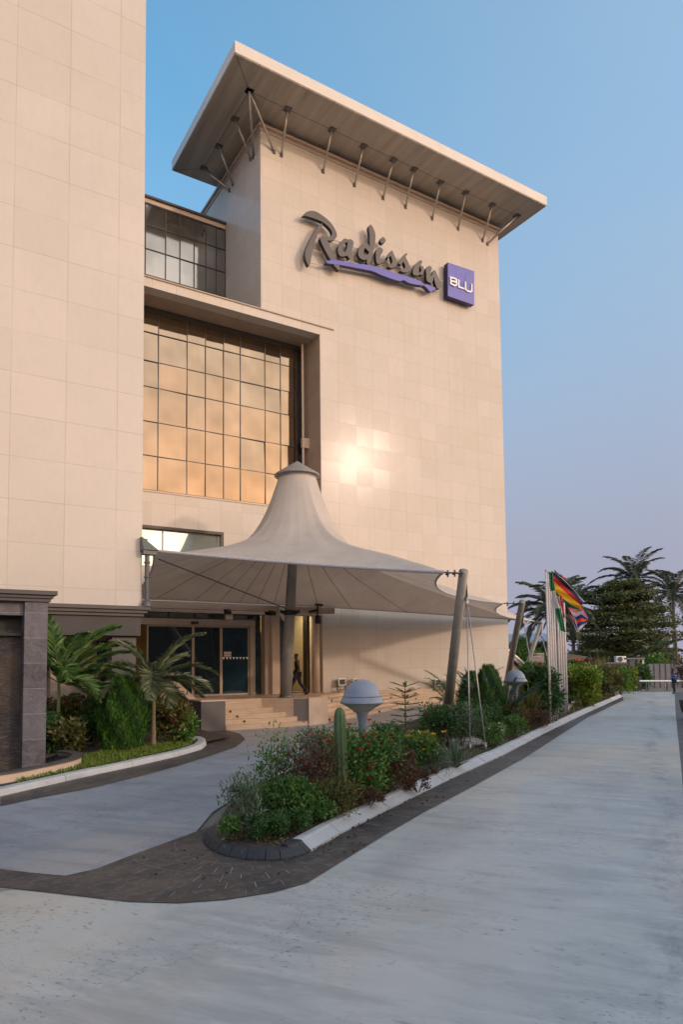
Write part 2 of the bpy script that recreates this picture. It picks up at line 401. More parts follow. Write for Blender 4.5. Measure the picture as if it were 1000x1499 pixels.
F_MAG = leafmat('magenta_spike', (.30, .03, .05), (.5, .08, .06))

def leaves(name, P, D, L, W, mat, parent, side=None, fold=.15, tint=None, origin=None):
    P = np.asarray(P, float); D = np.asarray(D, float); n = len(P)
    D = D/np.maximum(np.linalg.norm(D, axis=1, keepdims=True), 1e-6)
    L = np.broadcast_to(np.asarray(L, float), (n,))[:, None]; W = np.broadcast_to(np.asarray(W, float), (n,))[:, None]
    if side is None: side = rng.normal(size=(n, 3))
    S = np.cross(D, side); S /= np.maximum(np.linalg.norm(S, axis=1, keepdims=True), 1e-6)
    N = np.cross(S, D)
    v = np.empty((n, 4, 3)); v[:, 0] = P; v[:, 1] = P+D*L*.42+S*W*.5+N*L*fold*.5
    v[:, 2] = P+D*L-N*L*fold; v[:, 3] = P+D*L*.42-S*W*.5+N*L*fold*.5
    m = bpy.data.meshes.new(name)
    m.vertices.add(n*4); m.vertices.foreach_set('co', v.reshape(-1))
    m.loops.add(n*4); m.loops.foreach_set('vertex_index', np.arange(n*4, dtype=np.int32))
    m.polygons.add(n); m.polygons.foreach_set('loop_start', np.arange(0, n*4, 4, dtype=np.int32)); m.polygons.foreach_set('loop_total', np.full(n, 4, dtype=np.int32))
    m.update(calc_edges=True); m.validate()
    if tint is None: tint = rng.random(n)
    a = m.attributes.new('tint', 'FLOAT', 'POINT'); a.data.foreach_set('value', np.repeat(np.clip(tint, 0, 1), 4).astype(np.float32))
    m.materials.append(mat)
    o = bpy.data.objects.new(name, m); col.objects.link(o); o.parent = parent
    return o
def rdir(n, up=0.):
    d = rng.normal(size=(n, 3)); d /= np.linalg.norm(d, axis=1, keepdims=True); d[:, 2] += up; return d

def bush(name, label, cat, base, w, h, mat, n=900, L=.07, W=.03, clumps=12, flowers=None, nf=0, fs=.05, up=.4, group=None, stems=6, depth=None, tall=0.):
    """a shrub: forked stems, leaf clumps of uneven size on them, blossoms at the clump tips"""
    w *= 1.12; h *= 1.16; n = int(n*1.6); L *= 1.12; W *= 1.15; nf = int(nf*1.5)
    d = depth or w
    t = thing(name, label, cat, (base[0], base[1], base[2] if len(base) > 2 else .12), group, rz=random.uniform(0, 6))
    C = []
    for k in range(clumps):
        a = random.uniform(0, 2*math.pi); rr = math.sqrt(random.random())*.75
        z = (1-.75*random.random()**1.5)*(1-.40*rr*rr)
        C.append((math.cos(a)*rr*w/2, math.sin(a)*rr*d/2, z*h*(1 if random.random() > tall else 1.2), random.uniform(.6, 1.25)))
    C = np.array(C)
    s = MB()
    for k in range(clumps if stems < 0 else min(stems+4, clumps)):
        c = C[k]
        s.tube([(c[0]*.1, c[1]*.1, -.05), (c[0]*.55+random.uniform(-.03, .03), c[1]*.55, c[2]*.5), (c[0], c[1], c[2]*.97)], [.014*max(h, .5), .010*max(h, .5), .004], 5)
    s.build('stem', M['stem'], t)
    idx = rng.integers(0, clumps, n); cr = min(w, h)*.24
    q = np.clip(rng.normal(size=(n, 3)), -1.7, 1.7)*cr*C[idx, 3][:, None]*np.array([.62, .62, .55])
    P = C[idx, :3]+q
    k = P[:, 2] < .02; P[k, 2] = rng.uniform(.02, h*.35, k.sum())
    D = rdir(n, up)+q/cr*.6
    ct = rng.random(clumps)
    leaves('foliage', P, D, L*rng.uniform(.6, 1.3, n), W*rng.uniform(.7, 1.3, n), mat, t, tint=.5*ct[idx]+.5*rng.random(n))
    if flowers is not None and nf:
        FP = []; FD = []
        for i in range(nf):
            c = C[random.randrange(clumps)]
            ctr = np.array([c[0]*1.05, c[1]*1.05, c[2]+cr*random.uniform(.2, .8)])+rng.normal(size=3)*cr*.45
            for j in range(7):
                FP.append(ctr); a = j*2*math.pi/7; FD.append((math.cos(a), math.sin(a), random.uniform(.2, .9)))
        leaves('blossom', FP, FD, fs, fs*.7, flowers, t)
    return t

def spiky(name, label, cat, base, w, h, mat, n=60, W=.03, group=None, seg=4):
    """rosette of arching strap leaves"""
    t = thing(name, label, cat, (base[0], base[1], base[2] if len(base) > 2 else .12), group)
    vs = []; fs = []; tint = []
    for i in range(n):
        a = random.uniform(0, 2*math.pi); el = random.uniform(.25, 1.35); L = random.uniform(.6, 1)
        out = w/2*math.cos(el)*L*1.3; hh = h*math.sin(el)*L
        dx, dy = math.cos(a), math.sin(a); ti = random.random()
        o = len(vs)
        for k in range(seg+1):
            s = k/seg; r_ = out*s; z = hh*(s*1.5-.5*s*s*(1.2 if el < .8 else .9)); wd = W*(1-s**2)*.5+.001
            vs += [(dx*r_-dy*wd, dy*r_+dx*wd, z), (dx*r_+dy*wd, dy*r_-dx*wd, z)]; tint += [ti, ti]
        fs += [(o+2*k, o+2*k+1, o+2*k+3, o+2*k+2) for k in range(seg)]
    m = bpy.data.meshes.new('foliage'); m.from_pydata(vs, [], fs); a_ = m.attributes.new('tint', 'FLOAT', 'POINT'); a_.data.foreach_set('value', tint)
    m.materials.append(mat); ob = bpy.data.objects.new('foliage', m); col.objects.link(ob); ob.parent = t
    return t

def frond(parent, root, az, el, length, droop, mat, nl=34, ll=.35, lw=.03, name='frond', vee=.5):
    pts = []; p = Vector(root); st = 14
    for i in range(st+1):
        s = i/st; e = el-droop*s**1.4
        pts.append(p.copy()); p = p+Vector((math.cos(az)*math.cos(e), math.sin(az)*math.cos(e), math.sin(e)))*(length/st)
    P = []; D = []; LL = []
    for i in range(nl*2):
        s = .12+.88*(i//2+random.random()*.5)/nl; s = min(s, .999); f = s*st; k = int(f); q = pts[k].lerp(pts[k+1], f-k)
        t = (pts[k+1]-pts[k]).normalized(); sd = t.cross(Vector((0, 0, 1))).normalized()*(1 if i % 2 else -1)
        upv = sd.cross(t)*(1 if i % 2 else -1)
        d = sd*1.0+t*(.55+.8*s)+Vector((0, 0, vee-.9*random.random()*.6-.35*s))
        P.append(q); D.append(d); LL.append(ll*math.sin(math.pi*(.12+.86*s))**.7*random.uniform(.8, 1.1))
    P = np.array(P); D = np.array(D)
    side = np.tile(np.array([[0., 0., 1.]]), (len(P), 1))+rng.normal(size=(len(P), 3))*.25
    o = leaves(name, P, D, np.array(LL), lw, mat, parent, side=np.cross(D, side), fold=.12)
    # rachis joined into the same frond
    mb = MB(); mb.tube(pts, [max(.004, .018*length*(1-i/st*.85)*.55) for i in range(st+1)], 5)
    me = o.data; bm = bmesh.new(); bm.from_mesh(me); vs = [bm.verts.new(v) for v in mb.v]; bm.verts.ensure_lookup_table()
    lay = bm.verts.layers.float['tint']
    for v in vs: v[lay] = .75
    for f in mb.f:
        try: bm.faces.new([vs[i] for i in f])
        except Exception: pass
    bm.to_mesh(me); bm.free()
    return o

# ================================================================ world and light
SUNV = Vector((.5275, -.799, .285)).normalized()
sl = bpy.data.lights.new('sun', 'SUN'); so = bpy.data.objects.new('sun', sl); col.objects.link(so)
sl.energy = 1.25; sl.angle = R(3); sl.color = (1.0, .75, .57)
so.rotation_euler = (-SUNV).to_track_quat('-Z', 'Y').to_euler()
w = bpy.data.worlds.new('World'); scene.world = w; w.use_nodes = True; nt = w.node_tree
bg = nt.nodes['Background']; sky = nt.nodes.new('ShaderNodeTexSky'); sky.sky_type = 'NISHITA'; sky.sun_disc = False
sky.sun_elevation = math.asin(SUNV.z); sky.sun_rotation = math.atan2(SUNV.x, SUNV.y)
sky.air_density = 1.0; sky.dust_density = 1.2; sky.ozone_density = 2.5; sky.altitude = 20
def wn(t, **k):
    x = nt.nodes.new(t)
    for a, b in k.items(): setattr(x, a, b)
    return x
tc = wn('ShaderNodeTexCoord'); sx = wn('ShaderNodeSeparateXYZ'); nt.links.new(tc.outputs['Generated'], sx.inputs[0])
# evening murk: pink-grey round the horizon, warm towards the sun's side
mr = wn('ShaderNodeMapRange', interpolation_type='SMOOTHSTEP'); mr.inputs[1].default_value = .70; mr.inputs[2].default_value = .08; nt.links.new(sx.outputs[2], mr.inputs[0])
dt = wn('ShaderNodeVectorMath', operation='DOT_PRODUCT'); nt.links.new(tc.outputs['Generated'], dt.inputs[0]); hz = Vector((SUNV.x, SUNV.y, 0)).normalized(); dt.inputs[1].default_value = hz
md = wn('ShaderNodeMapRange', interpolation_type='SMOOTHSTEP'); md.inputs[1].default_value = 0; md.inputs[2].default_value = 1.; nt.links.new(dt.outputs['Value'], md.inputs[0])
hc = wn('ShaderNodeMix', data_type='RGBA'); nt.links.new(md.outputs[0], hc.inputs[0])
hc.inputs[6].default_value = (2.85, 2.9, 3.75, 1); hc.inputs[7].default_value = (20, 13, 8.2, 1)
mul = wn('ShaderNodeMix', data_type='RGBA', blend_type='MULTIPLY'); mul.inputs[0].default_value = 1; nt.links.new(sky.outputs[0], mul.inputs[6]); mul.inputs[7].default_value = (1.76, 2.72, 2.56, 1)
pf = wn('ShaderNodeMapRange', interpolation_type='SMOOTHSTEP'); pf.inputs[1].default_value = -.62; pf.inputs[2].default_value = .1; pf.inputs[4].default_value = .5; nt.links.new(dt.outputs['Value'], pf.inputs[0])
cn = wn('ShaderNodeTexNoise'); cn.inputs['Scale'].default_value = 1.6; cn.inputs['Detail'].default_value = 5; cmp_ = wn('ShaderNodeMapping'); cmp_.inputs['Scale'].default_value = (1, 1, 4); nt.links.new(tc.outputs['Generated'], cmp_.inputs[0]); nt.links.new(cmp_.outputs[0], cn.inputs['Vector'])
cf = wn('ShaderNodeMapRange'); cf.inputs[1].default_value = .35; cf.inputs[2].default_value = .75; cf.inputs[3].default_value = -.03; cf.inputs[4].default_value = .07; nt.links.new(cn.outputs['Fac'], cf.inputs[0])
ca_ = wn('ShaderNodeMath', operation='ADD', use_clamp=True); nt.links.new(pf.outputs[0], ca_.inputs[0]); nt.links.new(cf.outputs[0], ca_.inputs[1])
pm_ = wn('ShaderNodeMix', data_type='RGBA'); nt.links.new(ca_.outputs[0], pm_.inputs[0]); nt.links.new(mul.outputs[2], pm_.inputs[6]); pm_.inputs[7].default_value = (3.4, 4.35, 5.5, 1); mul = pm_
mx = wn('ShaderNodeMix', data_type='RGBA'); nt.links.new(mr.outputs[0], mx.inputs[0]); nt.links.new(mul.outputs[2], mx.inputs[6]); nt.links.new(hc.outputs[2], mx.inputs[7])
# the lit murk on the sun's side reaches high
g1 = wn('ShaderNodeMapRange', interpolation_type='SMOOTHSTEP'); g1.inputs[1].default_value = 1.0; g1.inputs[2].default_value = .1; nt.links.new(sx.outputs[2], g1.inputs[0])
g2_ = wn('ShaderNodeMapRange', interpolation_type='SMOOTHSTEP'); g2_.inputs[1].default_value = .02; g2_.inputs[2].default_value = .8; nt.links.new(dt.outputs['Value'], g2_.inputs[0])
g3 = wn('ShaderNodeMath', operation='MULTIPLY'); nt.links.new(g1.outputs[0], g3.inputs[0]); nt.links.new(g2_.outputs[0], g3.inputs[1])
m4 = wn('ShaderNodeMix', data_type='RGBA'); nt.links.new(g3.outputs[0], m4.inputs[0]); nt.links.new(mx.outputs[2], m4.inputs[6]); 
g5 = wn('ShaderNodeMapRange', interpolation_type='SMOOTHSTEP'); g5.inputs[1].default_value = .12; g5.inputs[2].default_value = .45; nt.links.new(sx.outputs[2], g5.inputs[0])
m5 = wn('ShaderNodeMix', data_type='RGBA'); nt.links.new(g5.outputs[0], m5.inputs[0]); m5.inputs[6].default_value = (27., 17.5, 11.2, 1); m5.inputs[7].default_value = (19., 16.0, 14.4, 1)
nt.links.new(m5.outputs[2], m4.inputs[7]); mx = m4
nt.links.new(mx.outputs[2], bg.inputs[0]); bg.inputs[1].default_value = .15
scene.view_settings.view_transform = 'Standard'; scene.view_settings.look = 'None'; scene.view_settings.exposure = -.15; scene.view_settings.gamma = 1


# ================================================================ ground, roads
def ss(a, b, x): t = min(1, max(0, (x-a)/(b-a))); return t*t*(3-2*t)
def hgt(x, y):
    s = -.58*(x-13.16)+.81*(y-14.14)
    return .45*ss(13, 20, x)*ss(1.8, 5.5, s)*(1-ss(27, 33, x))
def sheet(name, poly, mat, dz, step=None, kind='structure', label=None, cat=None, parent=None):
    bm = bmesh.new(); vs = [bm.verts.new((p[0], p[1], 0)) for p in poly]; bm.faces.new(vs)
    if step:
        for ax in (0, 1):
            lo = min(p[ax] for p in poly); hi = max(p[ax] for p in poly); c = math.ceil(lo/step)*step
            while c < hi:
                no = (1, 0, 0) if ax == 0 else (0, 1, 0); co = (c, 0, 0) if ax == 0 else (0, c, 0)
                bmesh.ops.bisect_plane(bm, geom=bm.verts[:]+bm.edges[:]+bm.faces[:], plane_co=co, plane_no=no); c += step
    bmesh.ops.triangulate(bm, faces=bm.faces[:])
    for v in bm.verts: v.co.z = hgt(v.co.x, v.co.y)+dz
    bmesh.ops.recalc_face_normals(bm, faces=bm.faces[:])
    if sum(f.normal.z for f in bm.faces) < 0: bmesh.ops.reverse_faces(bm, faces=bm.faces[:])
    m = bpy.data.meshes.new(name); bm.to_mesh(m); bm.free(); m.materials.append(mat)
    o = bpy.data.objects.new(name, m); col.objects.link(o); o.parent = parent
    return setp(o, label, cat, kind=kind)
def chain(px, z=0.): return [g(x, y, z) for x, y in px]
def resample(P, step):
    P = [Vector(p).to_3d() if len(p) == 2 else Vector(p) for p in P]; out = [P[0]]
    for a, b in zip(P, P[1:]):
        n = max(1, round((b-a).length/step)); out += [a.lerp(b, (i+1)/n) for i in range(n)]
    return out
def smooth(P, it=2):
    P = [Vector(p) for p in P]
    for _ in range(it):
        Q = [P[0]]
        for a, b in zip(P, P[1:]): Q += [a.lerp(b, .25), a.lerp(b, .75)]
        Q.append(P[-1]); P = Q
    return P

sheet('ground', [(-900, -900), (1200, -900), (1200, 1200), (-900, 1200)], M['ground'], -.03)
# right-hand edge of the drive runs almost through the tripod
RE = [(-30, -19.2), (-6, -3.9), (14.22, 8.97), (30, 19.1), (44.53, 28.36), (49.5, 31.5)]
kerb_px = [(456, 1248), (499, 1222), (560, 1191), (620, 1161), (665, 1139), (734, 1108), (800, 1073), (860, 1044), (912, 1020)]
KB = chain(kerb_px); KE = KB[-1]
drive = RE + [(47.5, 33.6), (KE[0]+1.2, KE[1]+1.6)] + [(KE[0]+.4, KE[1]+.4)] + KB[::-1] + [(3.6, 8.7), (1.6, 9.5), (-3, 9.5), (-12, 4), (-30, -8)]
sheet('driveway', drive, M['concrete'], 0.0)
lkerb_px = [(0, 1167), (60, 1153), (130, 1137), (200, 1122), (260, 1108), (295, 1098), (303, 1091)]
LK = chain(lkerb_px)
IL = [(3.35, 9.35), (4.3, 10.9), (6.0, 12.9), (9, 15.6), (12, 18.1), (16, 21.2), (20, 23.9), (26, 27.0), (33, 31.0), (40, 34.2)]
loop = [(-6.0, 7.0), (3.2, 8.9)] + IL + [(40, 38), (30, 36), (28.9, 28.2), (16, 28.3), (9, 26.5), (7.7, 23.2), (7.9, 20.3)] + [(p[0]-.05, p[1]+.08) for p in LK[::-1]] + [g(-100, 1189), g(-260, 1221), (-6.0, 11.0)]
sheet('loop_road', loop, M['concrete_loop'], .005, step=.8)

# dark stamped border strips
strip_out = chain([(450, 1293), (500, 1262), (560, 1225), (620, 1190), (690, 1153), (768, 1110), (860, 1051), (914, 1025)])
apron_px = [(0, 1300), (60, 1306), (120, 1313), (190, 1321), (260, 1323), (330, 1318), (400, 1307)]
nose_in = chain([(0, 1273), (50, 1279), (95, 1283), (140, 1273), (200, 1250), (260, 1228), (320, 1206), (350, 1196)])
far_l = [(-3.2, 8.6), (-3.2, 9.6)]
border = chain(apron_px) + strip_out + KB[::-1] + [(4.0, 8.6), (4.2, 10.4)] + nose_in[::-1][1:] + [(-2.0, 12.8), (-2.5, 12.35)]
sheet('island_border_paving', border, M['pavers'], .010)
lstrip = LK + chain([(300, 1085), (262, 1073)]) + [(9.3, 24.2), (10.1, 23.95)] + chain([(352, 1075), (359, 1083), (345, 1094), (310, 1106), (260, 1122), (200, 1138), (130, 1155), (60, 1168), (0, 1181)])
sheet('garden_border_paving', lstrip, M['pavers'], .014)
# scored joints across the border
mb = MB()
def score(a, b, w=.012, z=.0155):
    a = Vector((*a, z)); b = Vector((*b, z)); t = (b-a).normalized(); s = Vector((-t.y, t.x, 0))*w/2
    mb.add([a-s, b-s, b+s, a+s], [(0, 1, 2, 3)])
ktop = resample(KB, .9); 
from mathutils import geometry as mg
for i, k in enumerate(ktop[1:48]):
    d = (ktop[i+1]-ktop[i]).normalized(); n = Vector((d.y, -d.x, 0)); n = (n+d*-.28).normalized()
    # length of the strip at this point
    L = .9 + .0*i
    so_ = [Vector((*p, 0)) for p in strip_out]
    for a, b in zip(so_, so_[1:]):
        hit = mg.intersect_line_line_2d(k.to_2d(), (k+n*4).to_2d(), a.to_2d(), b.to_2d())
        if hit: L = (hit-k.to_2d()).length; break
    score((k.x+n.x*.02, k.y+n.y*.02), (k.x+n.x*(L-.03), k.y+n.y*(L-.03)), .014)
def inpoly(x, y, P):
    c = False; n = len(P)
    for i in range(n):
        (x1, y1), (x2, y2) = P[i], P[i-1]
        if (y1 > y) != (y2 > y) and x < (x2-x1)*(y-y1)/(y2-y1)+x1: c = not c
    return c
ctr = Vector((3.95, 8.9))
for ri, rr in enumerate((.95, 1.25, 1.55, 1.85, 2.15, 2.45, 2.75)):
    for a in range(120, 300, 9):
        a_ = R(a+(ri % 2)*4.5+random.uniform(-1, 1)); e = Vector((math.cos(a_), math.sin(a_))); p0, p1 = ctr+e*rr, ctr+e*(rr+random.uniform(.12, .26))
        if random.random() < .85 and inpoly(p0.x, p0.y, border) and inpoly(p1.x, p1.y, border): score(p0, p1, random.uniform(.006, .014))
for rr in (.9, 1.5):
    pts = [ctr+Vector((math.cos(R(a)), math.sin(R(a))))*rr for a in range(150, 262, 8)]
    for a, b in zip(pts, pts[1:]):
        if inpoly(a.x, a.y, border) and inpoly(b.x, b.y, border): score(a, b, .007)
setp(mb.build('scored_joints', M['grout']), kind='structure')

# kerbs: a sloped face rising from the foot line
def P_(mb, name, mat, parent=None, **k):
    parent = parent or hotel
    o = mb.build(name, mat, parent, **k); o.matrix_parent_inverse = parent.matrix_basis.inverted() if parent.type == 'EMPTY' else Matrix()
    return o
def kerb(name, foot, mat, side, h=.15, slope=.16, top=.15, label=None, cat='kerb', stone=3):
    P = resample(foot, .32); N = len(P); t_ = thing(name, label, cat, P[0])
    i0 = 0
    while i0 < N-1:
        i1 = min(i0+stone, N-1)
        if N-1-i1 < 2: i1 = N-1
        vs = []; n = i1-i0+1; dz = random.uniform(-.006, .006); do = random.uniform(-.006, .006)
        for i in range(i0, i1+1):
            p = P[i]; t = (P[min(i+1, N-1)]-P[max(i-1, 0)]).normalized(); s = Vector((-t.y, t.x, 0))*side
            if i == i0: p = p+t*.005
            if i == i1: p = p-t*.005
            z0 = hgt(p.x, p.y)+dz
            for o, z in ((0, -.05), (.008, .035), (slope-.012, h-.03), (slope+.004, h-.008), (slope+.03, h), (slope+top, h), (slope+top, -.05)): vs.append(p+s*(o+do)+Vector((0, 0, z+z0)))
        fs = []
        for i in range(n-1):
            for k in range(6): fs.append((i*7+k, (i+1)*7+k, (i+1)*7+k+1, i*7+k+1))
        fs += [tuple(range(7)), tuple((n-1)*7+k for k in range(6, -1, -1))]
        mb = MB(); mb.add(vs, fs); o = P_(mb, 'kerb_stone', mat, t_)
        bm = bmesh.new(); bm.from_mesh(o.data); bmesh.ops.recalc_face_normals(bm, faces=bm.faces[:]); bm.to_mesh(o.data); bm.free()
        i0 = i1
    return t_
K3 = [Vector((*p, 0)) for p in KB]
kerb('island_kerb', K3, M['kerb_white'], 1, label='long white painted kerb with sloping face running beside the dark paving strip along the island', slope=.16, top=.11)
nose = [Vector((*g(x, y), 0)) for x, y in [(456, 1248), (440, 1256), (415, 1261), (385, 1263), (345, 1259), (318, 1252), (300, 1241), (293, 1228)]]
nose += [Vector((*p, 0)) for p in IL[1:3]]
sm = smooth(nose, 2)
kerb('island_nose_kerb', sm[:8], M['kerb_black'], -1, label='short black and grey chipped kerb piece where the white island kerb ends', slope=.13)
kerb('island_nose_kerb', sm[7:30], M['kerb_black'], -1, h=.13, slope=.06, top=.12, label='low curved black and brown kerb round the blunt nose of the planted island')
kerb('island_back_kerb', [Vector((*p, 0)) for p in IL[2:]], M['kerb_white'], -1, h=.13, label='white kerb behind the island shrubs facing the entrance steps')
L3 = [Vector((*g(x, y), 0)) for x, y in [(-260, 1222), (-100, 1190)]+lkerb_px]
L3 += [Vector((*p, 0)) for p in chain([(300, 1085), (288, 1083), (270, 1088)])]
kerb('garden_kerb', smooth(L3, 1), M['kerb_white'], 1, h=.14, slope=.04, top=.22, label='worn white kerb curving along the front of the palm garden on the left')
# island soil, garden soil
isl = sm[4:]
isl2 = [(p.x, p.y) for p in sm[:len(sm)]] + IL[3:] + [(p[0], p[1]) for p in KB[::-1]]
def inset(poly, d):
    n = len(poly); ar = sum(poly[i][0]*poly[(i+1)%n][1]-poly[(i+1)%n][0]*poly[i][1] for i in range(n)); sg = 1 if ar > 0 else -1
    out = []
    for i in range(n):
        a, b, c = Vector(poly[i-1]).to_2d(), Vector(poly[i]).to_2d(), Vector(poly[(i+1) % n]).to_2d()
        t = ((b-a).normalized()+(c-b).normalized()); t = t.normalized() if t.length > 1e-3 else (c-b).normalized()
        out.append((b.x-sg*t.y*d, b.y+sg*t.x*d))
    return out
sheet('island_soil', inset(isl2, .22), M['soil'], .11)
garden = [(-6, 11.2)] + [(p.x+.0, p.y+.12) for p in L3[2:9]] + [(9.0, 21.2), (9.1, 25), (6.4, 25.4), (-6, 25)]
sheet('garden_soil', garden, M['soil'], .09)
gp = [(g(690, 1105)[0]-.1, g(690, 1105)[1]+.35), (g(745, 1092)[0]-.2, g(745, 1092)[1]+.2), (g(740, 1085)[0]-.6, g(740, 1085)[1]+.8), (g(690, 1090)[0]-.6, g(690, 1090)[1]+.5)]
setp(sheet('gravel_bed', gp, M['gravel'], .125), kind='structure')
fs = [g(785, 1062), g(842, 1046), g(850, 1030), g(808, 1042)]
fs = [(p[0]-.15, p[1]+.25) for p in fs]
mb = MB(); mb.prism(fs, .0, .17); setp(mb.build('flagpole_plinth', M['kerb_white'], bevel=.01), 'low pale concrete slab under the row of flagpoles', 'plinth')
# far pavement right of the drive
mb = MB()
sheet('side_paving', [(-30, -19.2), (-6, -3.9), (14.22, 8.97), (30, 19.1), (44.53, 28.36), (49.5, 31.5), (52, 30), (20, 8), (-25, -22)], M['pavers'], -.004)

# ================================================================ hotel tower
FY = 28.17; X0, X1, YB, ZT = 13.47, 28.73, 32.42, 27.62; ZL = 18.66; OX = 16.6; GY = 29.8; T = 1.08
LX = -14.
hotel = thing('hotel_building', 'tall beige stone clad hotel block with projecting flat roof above the membrane canopy', 'building', (17, 30, 0))
def sub(mb, name, mat, parent, **k): return mb.build(name, mat, parent, **k)
wall = MB()
wall.box((OX, FY, 0), (X1, YB+8, ZL)); wall.box((X0, FY, ZL), (X1, YB+8, ZT))
wall.box((LX, FY, 18.27), (OX-.002, FY+.6, ZL))        # lintel over the curtain wall
wall.box((LX, FY, 8.17), (OX-.002, FY+.5, 9.56))      # spandrel
wall.box((11.64, FY, 6.5), (OX-.002, FY+.5, 8.168))
wall.box((LX, FY, 5.05), (OX-.002, FY+.5, 6.498))
P_(wall, 'stone_wall', M['tower'])
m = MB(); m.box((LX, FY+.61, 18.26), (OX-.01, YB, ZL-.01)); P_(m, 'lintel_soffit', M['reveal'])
m = MB(); m.box((16.585, FY+.012, 9.62), (16.598, GY, 18.255)); P_(m, 'window_reveal', M['reveal'])
m = MB(); m.box((LX, FY+.003, 18.15), (OX+.0, FY-.012, 18.262)) if 0 else None
m = MB(); m.box((LX, FY-.06, ZL+.003), (17.37, FY+.3, ZL+.055)); P_(m, 'ledge_flashing', M['reveal'])
m = MB(); m.box((LX, FY-.035, 9.562), (OX-.02, FY+.35, 9.625)); P_(m, 'window_sill', M['beige'])
m = MB(); m.box((LX, FY+.3, ZL-.3), (X0-.01, YB, ZL+.0)); P_(m, 'ledge_roof', M['grey_wall'])
# cornice under the soffit
m = MB()
m.box((X0-.05, FY-.05, 27.30), (X1+.05, YB+8.02, 27.37)); m.box((X0-.11, FY-.11, 27.50), (X1+.11, YB+8.05, 27.63)); P_(m, 'wall_cornice', M['beige'])
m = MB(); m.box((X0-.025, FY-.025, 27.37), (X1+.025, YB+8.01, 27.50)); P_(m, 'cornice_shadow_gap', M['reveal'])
# roof slab
roofm = MB(); rx0, rx1, ry0, ry1 = 11.03, 29.85, 25.47, 33.6; zs = 27.86
roofm.box((rx0, ry0, zs+.01), (rx1, ry1, 28.38)); roof = P_(roofm, 'roof', M['fascia'])
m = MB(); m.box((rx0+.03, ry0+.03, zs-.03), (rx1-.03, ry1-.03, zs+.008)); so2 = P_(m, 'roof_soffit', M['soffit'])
m = MB(); m.box((X0+.1, FY+.1, ZT-.02), (X1-.1, ry1-.2, zs-.035)); P_(m, 'roof_upstand', M['reveal'])
m = MB()
z_ = zs-.034
for a, b in (((rx0+.1, ry0+.1), (12.35, 26.95)), ((12.35, 26.95), (28.95, 26.95)), ((12.35, 26.95), (12.35, 32.6)), ((rx0+.1, ry1-.1), (12.35, 32.6))):
    a = Vector((*a, z_)); b = Vector((*b, z_)); t = (b-a).normalized(); s = Vector((-t.y, t.x, 0))*.012; m.add([a-s, a+s, b+s, b-s], [(0, 1, 2, 3)])
P_(m, 'soffit_joint', M['dark'])
# struts: top at the soffit, foot on the wall
yS = 26.9; xS = 12.35
tops = [(365, 131), (421, 158), (486, 188), (532, 212), (576, 232), (606, 246), (645, 265), (682, 280), (721, 298)]
feet = [(401, 222), (412, 227), (473, 251), (519, 271), (561, 290), (594, 303), (633, 320), (671, 335), (707, 352)]
ang = [(onZ(a[0], a[1]+2, 27.82), onY(b[0], b[1], FY-.02)) for a, b in zip(tops, feet)]
ang.append((onZ(757, 316, 27.82), onY(714, 357, FY-.02)))
def onX(x, y, X): d = ray(x, y); return CAM+d*(X/d.x)
side = [((364.5, 133), (371, 230)), ((344, 174), (367, 233)), ((320, 214), (341, 270)), ((298, 246), (336, 279))]
for a, b in side: ang.append((onZ(a[0], a[1], 27.82), onX(b[0], b[1], X0-.02)))
for t_, f_ in ang:
    m = MB(); m.tube([f_, t_], .055, 10); s = P_(m, 'roof_strut', M['strut'], smooth=True)
    m = MB(); m.box((t_.x-.16, t_.y-.16, 27.79), (t_.x+.16, t_.y+.16, 27.83)); sub(m, 'top_plate', M['poledark'], s)
    m = MB(); m.box((f_.x-.07, f_.y-.035, f_.z-.09), (f_.x+.07, f_.y+.03, f_.z+.09))
    e = sub(m, 'foot_plate', M['poledark'], s)
# curtain wall
def glazing(name, xs, zs_, Y, mat, tilt, frame_mat, fw_=.035, parent=hotel, label=None):
    mb = MB()
    for a, b in zip(xs, xs[1:]):
        for c, d in zip(zs_, zs_[1:]):
            r1, r2 = random.gauss(0, tilt), random.gauss(0, tilt)
            w_, h_ = b-a, d-c
            mb.add([(a, Y+r1*w_/2+r2*h_/2, c), (b, Y-r1*w_/2+r2*h_/2, c), (b, Y-r1*w_/2-r2*h_/2, d), (a, Y+r1*w_/2-r2*h_/2, d)], [(0, 1, 2, 3)])
    o = P_(mb, name, mat, parent)
    if label: o['label'] = label
    f = MB()
    for a in xs: f.box((a-fw_/2, Y-.035, zs_[0]), (a+fw_/2, Y+.05, zs_[-1]))
    for c in zs_: f.box((xs[0], Y-.031, c-fw_/2), (xs[-1], Y+.045, c+fw_/2))
    sub(f, 'frame', frame_mat, o)
    return o
xs = [16.20, 16.14, 15.28, 14.44, 13.15, 12.30, 11.41, 10.53, 9.21, 8.33, 7.45, 6.2, 5.3, 4.4, 3.5, 2.2][::-1]
o = glazing('curtain_wall', xs, [9.2, 10.05, 11.58, 13.10, 14.65, 15.82, 17.11, 18.02], GY, M['gold'], .012, M['dark'], .03)
o['label'] = 'large gold mirrored window grid in its deep recess'
m = MB(); m.box((LX, GY-.05, 18.03), (16.58, GY+.2, 18.258)); P_(m, 'window_head', M['dark'])
o = glazing('side_light', [16.23, 16.83], [9.2, 11.58, 13.10, 14.65, 15.82, 17.11, 18.02], GY+.03, M['black_glass'], .001, M['dark'], .03); o['label'] = 'narrow dark pane strip at the right end of the gold window'
m = MB(); m.tube([(16.28, GY-.45, 9.5), (16.28, GY-.45, 13.0)], .06, 10); m.tube([(16.28, GY-.45, 13.45), (16.28, GY-.45, 18.2)], .06, 10); m.box((16.22, GY-.51, 12.98), (16.585, GY-.36, 13.47)); P_(m, 'downpipe', M['beige'], smooth=False)
